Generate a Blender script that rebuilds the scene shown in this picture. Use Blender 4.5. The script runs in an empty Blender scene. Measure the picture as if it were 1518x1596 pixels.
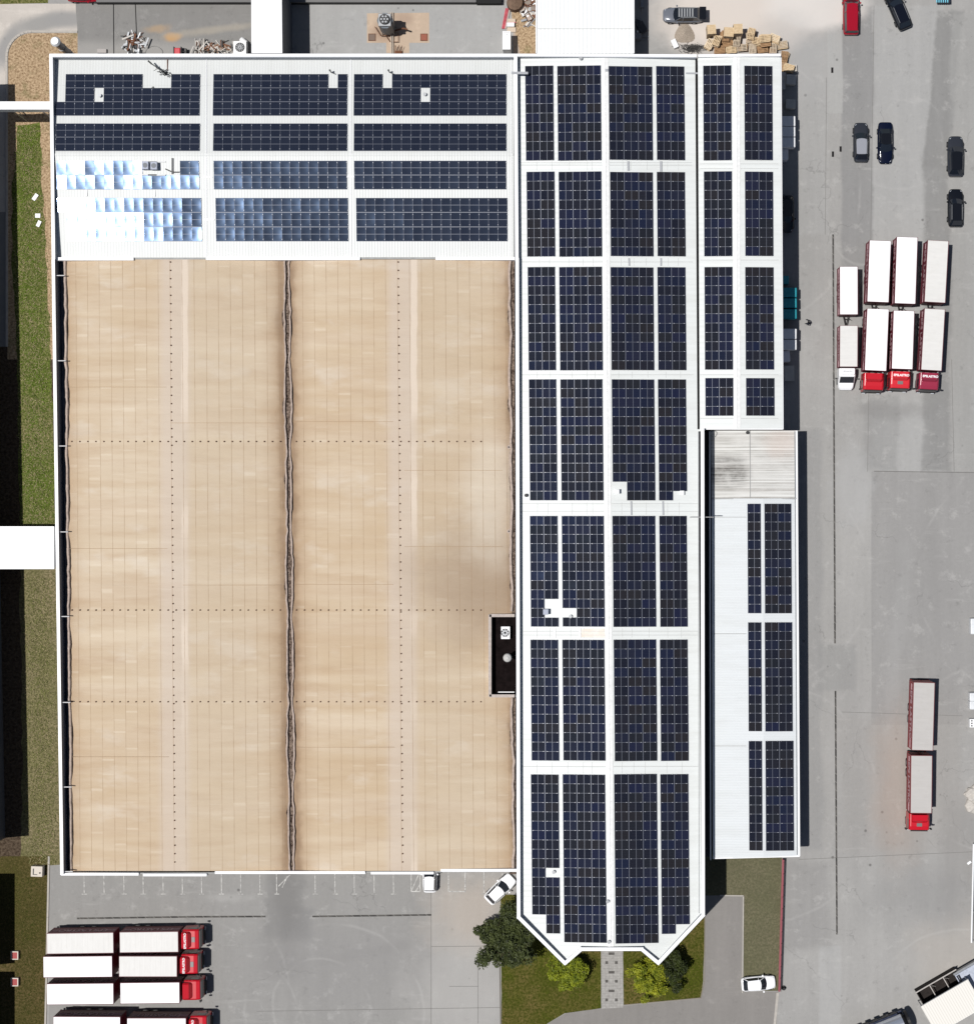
import bpy, bmesh, math, random
from mathutils import Vector, Matrix
random.seed(7)
R = math.radians
S = bpy.context.scene
COL = S.collection
# ------------------------------------------------------------------ camera, sky, sun
# the photograph is a drone view straight down: the place is measured in photo pixels (1518 x 1596),
# 13 px = 1 m on the ground, the drone stands CH metres above pixel (NX, NY)
CH, NX, NY, SC = 220.0, 920.0, 785.0, 13.0
cam = bpy.data.cameras.new('camera'); camo = bpy.data.objects.new('camera', cam); COL.objects.link(camo)
camo.location = (0, 0, CH)
cam.sensor_fit = 'HORIZONTAL'; cam.sensor_width = 36
cam.lens = SC * CH / 1518 * 36
cam.shift_x = (759 - NX) / 1518; cam.shift_y = -(798 - NY) / 1518
cam.clip_start = 1; cam.clip_end = 3000
S.camera = camo
SUN = Vector((-0.31, -0.03, 1.0)).normalized()
w = bpy.data.worlds.new('World'); S.world = w; w.use_nodes = True
nt = w.node_tree; sky = nt.nodes.new('ShaderNodeTexSky'); sky.sky_type = 'NISHITA'; sky.sun_disc = False
sky.sun_elevation = math.asin(SUN.z); sky.sun_rotation = math.atan2(SUN.x, SUN.y)
nt.links.new(sky.outputs[0], nt.nodes['Background'].inputs[0]); nt.nodes['Background'].inputs[1].default_value = 0.05
sl = bpy.data.lights.new('sun', 'SUN'); sl.energy = 5.0; sl.angle = R(0.5); sl.color = (1, .98, .95)
so = bpy.data.objects.new('sun', sl); COL.objects.link(so); so.rotation_euler = SUN.to_track_quat('Z', 'Y').to_euler(); so.location = (-60, 0, 150)
S.view_settings.view_transform = 'Standard'; S.view_settings.look = 'None'; S.view_settings.gamma = 1
S.view_settings.exposure = -0.22
S.render.engine = 'CYCLES'

def W(px, py, z=0.0):
    k = (CH - z) / (SC * CH)
    return Vector(((px - NX) * k, -(py - NY) * k, z))
def WF(px, py, f):
    z = 5.0
    for _ in range(6):
        p = W(px, py, z); z = f(p.x, p.y)
    return W(px, py, z)
# ------------------------------------------------------------------ colours and materials
KL = 1.30
def lin(c): c /= 255.0; return c / 12.92 if c <= .04045 else ((c + .055) / 1.055) ** 2.4
def C(r, g, b): return tuple(min(.86, lin(v) / KL) for v in (r, g, b)) + (1,)
MATS = {}
class NT:
    def __init__(s, name, rough=.8, spec=.3, metal=0):
        s.m = bpy.data.materials.new(name); s.m.use_nodes = True; s.t = s.m.node_tree; s.b = s.t.nodes['Principled BSDF']
        s.b.inputs['Roughness'].default_value = rough; s.b.inputs['Specular IOR Level'].default_value = spec
        s.b.inputs['Metallic'].default_value = metal
        s.g = s.t.nodes.new('ShaderNodeNewGeometry'); s.pos = s.g.outputs['Position']
        s.tc = s.t.nodes.new('ShaderNodeTexCoord'); s.obj = s.tc.outputs['Object']
    def L(s, a, b): s.t.links.new(a, b)
    def n(s, k): return s.t.nodes.new(k)
    def mapv(s, v, scale=(1, 1, 1), loc=(0, 0, 0), rot=(0, 0, 0)):
        m = s.n('ShaderNodeMapping'); s.L(v, m.inputs[0]); m.inputs['Scale'].default_value = scale
        m.inputs['Location'].default_value = loc; m.inputs['Rotation'].default_value = rot; return m.outputs[0]
    def noise(s, v, scale=1, detail=4, rough=.55, dist=0):
        m = s.n('ShaderNodeTexNoise'); s.L(v, m.inputs['Vector']); m.inputs['Scale'].default_value = scale
        m.inputs['Detail'].default_value = detail; m.inputs['Roughness'].default_value = rough; m.inputs['Distortion'].default_value = dist
        return m.outputs['Fac']
    def rng(s, v, a, b, c=0, d=1, smooth=False):
        m = s.n('ShaderNodeMapRange'); s.L(v, m.inputs[0])
        for i, q in enumerate((a, b, c, d)): m.inputs[i + 1].default_value = q
        if smooth: m.interpolation_type = 'SMOOTHSTEP'
        return m.outputs[0]
    def math(s, op, a, b=None):
        m = s.n('ShaderNodeMath'); m.operation = op
        for i, q in enumerate((a, b)):
            if q is None: continue
            if isinstance(q, (int, float)): m.inputs[i].default_value = q
            else: s.L(q, m.inputs[i])
        return m.outputs[0]
    def xyz(s, v):
        m = s.n('ShaderNodeSeparateXYZ'); s.L(v, m.inputs[0]); return m.outputs
    def mix(s, f, a, b, mode='MIX'):
        m = s.n('ShaderNodeMix'); m.data_type = 'RGBA'; m.blend_type = mode
        for i, q in ((0, f), (6, a), (7, b)):
            if isinstance(q, (int, float)): m.inputs[i].default_value = q
            elif isinstance(q, tuple): m.inputs[i].default_value = q
            else: s.L(q, m.inputs[i])
        return m.outputs[2]
    def col(s, c):
        if isinstance(c, tuple): s.b.inputs['Base Color'].default_value = c
        else: s.L(c, s.b.inputs['Base Color'])
    def bump(s, h, dist=.02, st=1):
        m = s.n('ShaderNodeBump'); s.L(h, m.inputs['Height']); m.inputs['Distance'].default_value = dist; m.inputs['Strength'].default_value = st
        s.L(m.outputs[0], s.b.inputs['Normal'])
    def line(s, coord, pitch, wd, off=0.0):      # thin line mask every pitch metres
        a = s.math('ADD', coord, off + 1000 * pitch)
        f = s.math('FRACT', s.math('DIVIDE', a, pitch))
        return s.math('LESS_THAN', f, wd / pitch)
    def blob(s, px, py, rx, ry, edge=.5, dist=.35, sc=.25, rot=0):
        c = W(px, py); v = s.mapv(s.pos, (1, 1, 0), (0, 0, 0))
        m = s.n('ShaderNodeVectorMath'); m.operation = 'SUBTRACT'; s.L(v, m.inputs[0]); m.inputs[1].default_value = (c.x, c.y, 0)
        v = s.mapv(m.outputs[0], (1, 1, 1), rot=(0, 0, -rot)); v = s.mapv(v, (SC / rx, SC / ry, 1))
        l = s.n('ShaderNodeVectorMath'); l.operation = 'LENGTH'; s.L(v, l.inputs[0])
        nz = s.noise(s.mapv(s.pos, (1, 1, 1), (px, py, 0)), sc, 5, .6)
        d = s.math('ADD', l.outputs['Value'], s.math('MULTIPLY', s.math('SUBTRACT', nz, .5), dist * 4))
        return s.rng(d, 1 - edge, 1 + edge, 1, 0, True)
    def dpos(s, a):
        if not hasattr(s, '_dp'): s._dp = {}
        if a in s._dp: return s._dp[a]
        q = s.pos
        for sc_, am in ((.13, a), (1.1, a * .35)):
            nn = s.n('ShaderNodeTexNoise'); s.L(s.pos, nn.inputs['Vector']); nn.inputs['Scale'].default_value = sc_; nn.inputs['Detail'].default_value = 4
            m = s.n('ShaderNodeVectorMath'); m.operation = 'MULTIPLY_ADD'; s.L(nn.outputs['Color'], m.inputs[0]); m.inputs[1].default_value = (am, am, 0); s.L(q, m.inputs[2])
            m2 = s.n('ShaderNodeVectorMath'); m2.operation = 'SUBTRACT'; s.L(m.outputs[0], m2.inputs[0]); m2.inputs[1].default_value = (am / 2, am / 2, 0); q = m2.outputs[0]
        s._dp[a] = s.xyz(q); return s._dp[a]
    def rect(s, x0, y0, x1, y1, am=1.2, soft=.3, skew=0.0):
        a, c = W(x0, y0), W(x1, y1); p = s.dpos(am); x, y = p[0], p[1]
        if skew: x = s.math('ADD', x, s.math('MULTIPLY', s.math('SUBTRACT', y, a.y), skew))
        mx = s.math('MINIMUM', s.math('SUBTRACT', x, a.x), s.math('SUBTRACT', c.x, x)); my = s.math('MINIMUM', s.math('SUBTRACT', a.y, y), s.math('SUBTRACT', y, c.y))
        return s.rng(s.math('MINIMUM', mx, my), -soft, soft, 0, 1, True)
    def ring(s, px, py, r, wd=.25, y0=None):
        c = W(px, py); m = s.n('ShaderNodeVectorMath'); m.operation = 'SUBTRACT'; s.L(s.mapv(s.pos, (1, 1, 0)), m.inputs[0]); m.inputs[1].default_value = (c.x, c.y, 0)
        l = s.n('ShaderNodeVectorMath'); l.operation = 'LENGTH'; s.L(m.outputs[0], l.inputs[0])
        nz = s.noise(s.pos, .22, 3)
        d = s.math('ABSOLUTE', s.math('SUBTRACT', s.math('ADD', l.outputs['Value'], s.math('MULTIPLY', nz, .8)), r / SC + .4))
        br = s.rng(s.noise(s.mapv(s.pos, loc=(r, px, 0)), .18, 3), .45, .6)
        return s.math('MULTIPLY', s.rng(d, 0, wd, 1, 0), br)

def mat(name, c, rough=.7, spec=.3, metal=0, var=.0, vs=2.0, bump=0):
    if name in MATS: return MATS[name]
    n = NT(name, rough, spec, metal)
    if var:
        f = n.rng(n.noise(n.obj, vs, 5), .3, .7)
        n.col(n.mix(f, tuple(v * (1 - var) for v in c[:3]) + (1,), tuple(min(1, v * (1 + var)) for v in c[:3]) + (1,)))
    else: n.col(c)
    if bump: n.bump(n.noise(n.obj, vs * 3, 4), bump)
    MATS[name] = n.m; return n.m

def pave(name, c, dark=.12, light=.12, streak=None, blobs=None, rings=None, sc=1.0, cracks=.35, rects=None):
    n = NT(name, .92, .12)
    big = n.rng(n.noise(n.pos, .045 * sc, 5, .6, .4), .3, .7)
    c1 = tuple(v * (1 - dark) for v in c[:3]) + (1,); c2 = tuple(v * (1 + light) for v in c[:3]) + (1,)
    k = n.mix(big, c1, c2)
    for (a, q, f) in (rects or []): k = n.mix(n.math('MULTIPLY', n.rect(*a), f), k, q)
    st = n.noise(n.mapv(n.pos, (1, .09, 1)), .55, 5, .65)
    k = n.mix(n.rng(st, .36, .66, 0, .5), k, (.84, .84, .84, 1), 'MULTIPLY')
    bl = n.noise(n.pos, .5, 6, .7); k = n.mix(n.rng(bl, .54, .70, 0, .42, True), k, tuple(min(.85, v * 1.32) for v in c[:3]) + (1,))
    dk = n.noise(n.mapv(n.pos, loc=(40, 9, 0)), .8, 6, .7); k = n.mix(n.rng(dk, .56, .72, 0, .6, True), k, (.72, .72, .72, 1), 'MULTIPLY')
    s3 = n.noise(n.mapv(n.pos, (.16, 1, 1), (3, 1, 0), (0, 0, .5)), .5, 5, .7); k = n.mix(n.rng(s3, .58, .7, 0, .22, True), k, tuple(min(.85, v * 1.4) for v in c[:3]) + (1,))
    md = n.noise(n.mapv(n.pos, loc=(4, 17, 0)), 2.2, 5, .75); k = n.mix(n.rng(md, .35, .65, 0, .5), k, (.88, .88, .88, 1), 'MULTIPLY')
    sp2 = n.n('ShaderNodeTexVoronoi'); n.L(n.pos, sp2.inputs['Vector']); sp2.inputs['Scale'].default_value = 1.1; k = n.mix(n.math('MULTIPLY', n.rng(sp2.outputs['Distance'], .03, .07, 1, 0), n.rng(n.noise(n.pos, .1, 3), .5, .62, 0, .6)), k, (.45, .44, .43, 1), 'MULTIPLY')
    fine = n.noise(n.pos, 9, 3, .7); k = n.mix(n.rng(fine, .3, .7, 0, .14), k, tuple(v * .7 for v in c[:3]) + (1,))
    spots = n.n('ShaderNodeTexVoronoi'); n.L(n.pos, spots.inputs['Vector']); spots.inputs['Scale'].default_value = .35
    sp = n.math('MULTIPLY', n.rng(spots.outputs['Distance'], .04, .075, 1, 0), n.rng(n.noise(n.pos, .06, 2), .48, .56))
    k = n.mix(n.math('MULTIPLY', sp, .7), k, tuple(v * .3 for v in c[:3]) + (1,))
    if cracks:
        vo = n.n('ShaderNodeTexVoronoi'); vo.feature = 'DISTANCE_TO_EDGE'; vo.inputs['Scale'].default_value = .09
        dv = n.n('ShaderNodeVectorMath'); dv.operation = 'ADD'; n.L(n.pos, dv.inputs[0])
        nn = n.n('ShaderNodeTexNoise'); n.L(n.pos, nn.inputs['Vector']); nn.inputs['Scale'].default_value = .3; nn.inputs['Detail'].default_value = 6
        sc2 = n.n('ShaderNodeVectorMath'); sc2.operation = 'SCALE'; n.L(nn.outputs['Color'], sc2.inputs[0]); sc2.inputs['Scale'].default_value = 5
        n.L(sc2.outputs[0], dv.inputs[1]); n.L(dv.outputs[0], vo.inputs['Vector'])
        ck = n.math('MULTIPLY', n.rng(vo.outputs['Distance'], .0, .006, 1, 0), n.rng(n.noise(n.pos, .12, 2), .53, .6))
        k = n.mix(n.math('MULTIPLY', ck, cracks), k, tuple(v * .3 for v in c[:3]) + (1,))
    for (a, q) in (blobs or []):
        k = n.mix(n.math('MULTIPLY', n.blob(*a[:-1]), a[-1]), k, q)
    for (a, f) in (rings or []):
        k = n.mix(n.math('MULTIPLY', n.ring(*a), f * .6), k, tuple(min(.8, v * 1.5) for v in c[:3]) + (1,))
    n.col(k); n.bump(n.noise(n.pos, 6, 5, .7), .01)
    return n.m

ground_m = pave('yard_concrete', C(173, 171, 168), .09, .09,
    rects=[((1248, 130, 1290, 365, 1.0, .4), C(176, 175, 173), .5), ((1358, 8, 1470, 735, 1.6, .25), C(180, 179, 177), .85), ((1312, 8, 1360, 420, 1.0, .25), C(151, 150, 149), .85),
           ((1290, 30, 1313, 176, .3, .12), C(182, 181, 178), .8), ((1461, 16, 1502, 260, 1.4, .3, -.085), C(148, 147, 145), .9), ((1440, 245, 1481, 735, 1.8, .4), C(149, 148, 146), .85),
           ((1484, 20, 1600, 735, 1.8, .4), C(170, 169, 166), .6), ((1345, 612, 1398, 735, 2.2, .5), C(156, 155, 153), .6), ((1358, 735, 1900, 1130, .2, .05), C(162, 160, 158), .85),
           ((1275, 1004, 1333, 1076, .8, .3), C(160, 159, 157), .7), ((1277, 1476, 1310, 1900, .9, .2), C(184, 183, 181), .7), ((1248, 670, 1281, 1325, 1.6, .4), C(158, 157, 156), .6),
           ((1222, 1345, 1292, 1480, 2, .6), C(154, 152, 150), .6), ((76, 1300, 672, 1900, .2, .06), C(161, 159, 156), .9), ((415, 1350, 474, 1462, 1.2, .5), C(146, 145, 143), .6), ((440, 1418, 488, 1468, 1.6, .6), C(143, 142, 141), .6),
           ((672, 1396, 745, 1476, 1.6, .5), C(178, 176, 173), .4), ((1310, 1116, 1500, 1330, 2, .6), C(170, 166, 162), .4)],
    blobs=[((1400, 1230, 35, 110, .6, .3, .2, 0, .30), C(178, 150, 130)),
           ((1150, 20, 130, 62, .35, .25, .12, 0, .92), C(222, 212, 203)),
           ((1380, 640, 60, 12, .6, .5, .4, 0, .35), C(132, 130, 128)), ((1330, 1150, 18, 160, .8, .5, .3, 0, .25), C(148, 146, 144)), ((1460, 900, 14, 150, .8, .6, .3, .1, .25), C(146, 144, 142)), ((1400, 980, 12, 130, .8, .6, .3, -.1, .2), C(184, 183, 181)), ((600, 1480, 100, 8, .8, .6, .3, .2, .25), C(138, 136, 134)), ((360, 1400, 30, 6, .8, .6, .5, 0, .4), C(186, 184, 181)),
           ((1270, 8, 75, 36, .3, .2, .2, 0, .85), C(224, 218, 212)),
           ((1225, 90, 60, 60, .5, .3, .15, 0, .5), C(176, 175, 174)),
           ((738, 1425, 60, 55, .7, .45, .2, 0, .5), C(196, 182, 168)),
           ((720, 1540, 80, 70, .6, .5, .15, 0, .55), C(186, 183, 179)),
           ((448, 1392, 24, 55, .6, .4, .3, 0, .6), C(130, 128, 126)),
           ((445, 1470, 40, 50, .5, .4, .2, 0, .35), C(135, 133, 131)),
           ((540, 1500, 120, 60, .6, .4, .1, 0, .3), C(150, 148, 147)),
           ((1500, 1330, 35, 90, .6, .4, .15, 0, .4), C(140, 137, 134)),
           ((1440, 1400, 90, 40, .6, .5, .2, 0, .35), C(145, 144, 143)),
           ((1490, 1490, 60, 60, .6, .5, .2, 0, .5), C(185, 178, 170)),
           ((1330, 760, 30, 60, .5, .5, .3, 0, .3), C(190, 190, 190)),
           ((812, 45, 26, 60, .3, .2, .3, 0, .9), C(190, 172, 156)),
           ((100, 18, 140, 22, .3, .1, .3, 0, .0), C(222, 214, 205)),
           ((320, 55, 30, 8, .7, .6, .5, .2, .5), C(200, 172, 130)),
           ((272, 55, 13, 6, .7, .6, .5, .2, .6), C(205, 160, 105))],
    rings=[((1345, 372, 42), .35), ((1352, 395, 40), .3), ((1400, 225, 70), .2), ((500, 1570, 75), .3), ((520, 1580, 140), .3), ((500, 1600, 40), .3), ((1420, 200, 48), .2), ((1180, 1250, 190), .28), ((1560, 1180, 150), .3), ((1620, 900, 190), .22), ((1100, 300, 240), .22), ((1500, 1600, 150), .3), ((250, 1650, 230), .25), ((330, 1540, 120), .22), ((1180, 900, 175), .2)])
pave_l = pave('pale_concrete', C(179, 178, 176), .05, .06, cracks=.5)
pave_d = pave('dark_asphalt_concrete', C(151, 150, 148), .05, .06)
pave_m = pave('middle_concrete', C(162, 161, 159), .06, .06)
pave_lot = pave('parking_concrete', C(160, 158, 155), .08, .08)
road_m = pave('road_asphalt', C(150, 148, 145), .08, .08, blobs=[((200, 78, 190, 14, .7, .3, .2, 0, .7), C(172, 169, 165)), ((270, 57, 13, 6, .8, .7, .5, .2, .8), C(206, 162, 108)), ((330, 46, 60, 5, .8, .6, .3, .12, .5), C(186, 176, 160)), ((245, 44, 16, 5, .8, .7, .4, .1, .6), C(188, 160, 126))])
road_lane = pave('lane_asphalt', C(150, 146, 142), .05, .06, cracks=.1)
road_pale = pave('sandy_road', C(214, 206, 197), .08, .06, blobs=[((64, 36, 42, 13, .5, .15, .2, .2, .95), C(160, 158, 155)), ((14, 70, 15, 36, .5, .15, .2, -.45, .95), C(160, 158, 156)), ((106, 29, 34, 13, .5, .15, .2, 0, .95), C(160, 158, 156))])
slab_m = pave('beige_slab', C(206, 184, 162), .08, .06, blobs=[((630, 28, 14, 10, .6, .3, .4, 0, .5), C(165, 140, 125)), ((600, 50, 20, 14, .6, .3, .4, 0, .5), C(160, 130, 110))])

def grassmat(name, g, dry, drya=.5, sc=1.0, dark=.55):
    n = NT(name, .95, .05)
    a = n.rng(n.noise(n.pos, .25 * sc, 4, .6), .35, .65)
    k = n.mix(a, g, tuple(v * 1.35 for v in g[:3]) + (1,))
    b = n.rng(n.noise(n.mapv(n.pos, loc=(9, 3, 0)), .12 * sc, 5, .65), .42, .62)
    k = n.mix(n.math('MULTIPLY', b, drya), k, dry)
    f = n.noise(n.pos, 3.5, 5, .75); k = n.mix(n.rng(f, .42, .62), tuple(v * dark for v in g[:3]) + (1,), k)
    f2 = n.noise(n.mapv(n.pos, loc=(3, 8, 1)), 5.5, 3, .7); k = n.mix(n.rng(f2, .56, .68, 0, .6), k, dry)
    n.col(k); n.bump(f, .08); return n.m
grass_left = grassmat('rough_grass', C(102, 114, 52), C(162, 146, 112), .85)
grass_low = grassmat('worn_grass', C(80, 76, 40), C(118, 100, 70), .85, dark=.75)
grass_front = grassmat('lawn_grass', C(78, 84, 28), C(132, 112, 72), .85, 1.5, dark=.7)
grass_side = grassmat('dry_lawn', C(106, 104, 80), C(134, 124, 104), .45, 1.5, dark=.85)
def gravelmat():
    n = NT('gravel', .95, .1)
    a = n.noise(n.pos, 4, 5, .8); k = n.mix(n.rng(a, .35, .6), C(120, 92, 66), C(208, 182, 148))
    b = n.noise(n.mapv(n.pos, loc=(5, 0, 0)), .5, 5, .6); k = n.mix(n.rng(b, .55, .7, 0, .5), k, C(100, 104, 60))
    n.col(k); n.bump(a, .06); return n.m
gravel_m = gravelmat()
def soilmat():
    n = NT('soil', .95, .1); a = n.noise(n.pos, 3, 6, .8)
    n.col(n.mix(n.rng(a, .4, .7), C(60, 48, 38), C(120, 105, 88))); n.bump(a, .08); return n.m
soil_m = soilmat()

def _x(): pass
def roofmat(name, base, axis=0, pitch=.25, dirt=.06, bump=.03, lines=.10, seam=None, wob=None):
    n = NT(name, .45, .35)
    x = n.xyz(n.pos)[axis]
    wv = n.math('ABSOLUTE', n.math('SUBTRACT', n.math('FRACT', n.math('DIVIDE', n.math('ADD', x, 500.0), pitch)), .5))
    h = n.rng(wv, .1, .35, 0, 1)
    k = n.mix(n.rng(wv, .38, .5, 0, lines), base, tuple(v * .55 for v in base[:3]) + (1,))
    sc = (.12, 1, 1) if axis == 1 else (1, .12, 1)
    d = n.noise(n.mapv(n.pos, sc), .9, 6, .7); k = n.mix(n.rng(d, .45, .75, 0, dirt * 3), k, tuple(v * q for v, q in zip(base[:3], (.72, .70, .66))) + (1,))
    if seam:
        y = n.xyz(n.pos)[1 - axis]
        k = n.mix(n.math('MULTIPLY', n.line(y, seam, .05), .25), k, tuple(v * .5 for v in base[:3]) + (1,))
    mk = n.noise(n.pos, 1.7, 6, .75); k = n.mix(n.math('MULTIPLY', n.rng(mk, .62, .7), n.rng(n.noise(n.pos, .12, 3), .45, .6, 0, .3)), k, tuple(v * .5 for v in base[:3]) + (1,))
    n.col(k)
    if bump: n.bump(h, bump)
    return n.m
roof_nw = roofmat('ribbed_white_metal', C(226, 228, 226), 0, .33, .07, .010, .12, 12.0)
roof_main = roofmat('smooth_white_sheet', C(234, 237, 235), 1, .62, .12, .012, .09)
roof_can = roofmat('pale_blue_white_metal', C(226, 230, 232), 1, .30, .10, .015, .14)
roof_cor = roofmat('bright_corrugated_metal', C(250, 252, 252), 0, .45, .03, .03, .12)
def dirtysheet():
    n = NT('weathered_ribbed_sheet', .6, .2); y = n.xyz(n.pos)[1]
    ln = n.noise(n.mapv(n.pos, (.02, 7.5, 1)), 1.0, 3, .9); wob = n.noise(n.pos, 1.2, 4, .7)
    k = n.mix(n.rng(ln, .40, .60), C(176, 172, 166), C(238, 238, 234))
    k = n.mix(n.rng(n.noise(n.mapv(n.pos, (.3, 1, 1)), .9, 5, .7), .4, .65, 0, .55), k, C(232, 230, 226))
    dk = n.math('MULTIPLY', n.blob(1128, 737, 34, 26, .35, .12, .3), n.math('MULTIPLY', n.rng(n.noise(n.mapv(n.pos, (.03, 6, 1), (5, 1, 0)), 1, 3, .9), .38, .6), n.rng(wob, .3, .6, .5, 1)))
    k = n.mix(n.math('MULTIPLY', dk, .95), k, C(96, 92, 88)); k = n.mix(n.math('MULTIPLY', n.blob(1215, 690, 30, 22, .6, .4, .3), .35), k, C(214, 190, 176))
    n.col(k); n.bump(ln, .04); return n.m
roof_dirty = dirtysheet()
white_m = mat('white_painted_metal', C(252, 252, 252), .4, .4, var=.02)
cap_m = mat('white_coping', (.78, .78, .79, 1), .4, .4, var=.03, vs=.8)
wallin_m = mat('grey_parapet_lining', C(176, 180, 186), .6, .3, var=.06)
capgrey_m = mat('bare_grey_coping', C(168, 168, 166), .6, .3, var=.15, vs=1.5)
def cladmat(name, c):
    n = NT(name, .5, .3); p = n.xyz(n.pos); s_ = n.math('ADD', p[0], p[1])
    f = n.line(s_, .3, .05); n.col(n.mix(n.math('MULTIPLY', f, .35), c, tuple(v * .5 for v in c[:3]) + (1,))); return n.m
wall_m = cladmat('light_grey_cladding', C(205, 208, 210))
wall_d = cladmat('dark_grey_cladding', C(92, 96, 104))
dark_m = mat('dark_gutter', C(34, 33, 34), .8, .1, var=.3)
debris_m = (lambda n: (n.col(n.mix(n.rng(n.noise(n.pos, 3.5, 6, .8), .42, .62), C(64, 50, 42), C(158, 140, 126))), n.bump(n.noise(n.pos, 5, 4), .05), n.m)[-1])(NT('gutter_debris', .95, .1))
black_m = mat('black_plastic', (.012, .012, .013, 1), .5, .3)
rub_m = mat('tyre_rubber', (.02, .02, .021, 1), .85, .2)
steel_m = mat('galvanised_steel', C(150, 152, 155), .45, .5, .5, var=.1)
rust_m = mat('rusty_steel', C(120, 82, 62), .9, .2, var=.35, vs=6)
glass_m = mat('dark_window_glass', (.012, .016, .024, 1), .06, .6)
rim_m = mat('grey_wheel_rim', C(140, 142, 146), .35, .5, .6)
red_lamp = mat('red_lamp_lens', (.35, .01, .012, 1), .25, .5)
lamp_m = mat('clear_lamp_lens', C(220, 224, 230), .15, .6)
wood_m = (lambda n: (n.col(n.mix(n.rng(n.noise(n.mapv(n.obj, (1, 7, 1)), 2.4, 4, .7), .3, .7), C(196, 168, 130), C(240, 216, 180))), n.bump(n.noise(n.obj, 9, 3), .01), n.m)[-1])(NT('raw_pallet_wood', .9, .1))
wood_g = (lambda n: (n.col(n.mix(n.rng(n.noise(n.mapv(n.obj, (1, 7, 1)), 2.4, 4, .7), .3, .7), C(168, 150, 128), C(226, 210, 188))), n.m)[-1])(NT('weathered_pallet_wood', .9, .1))

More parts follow.
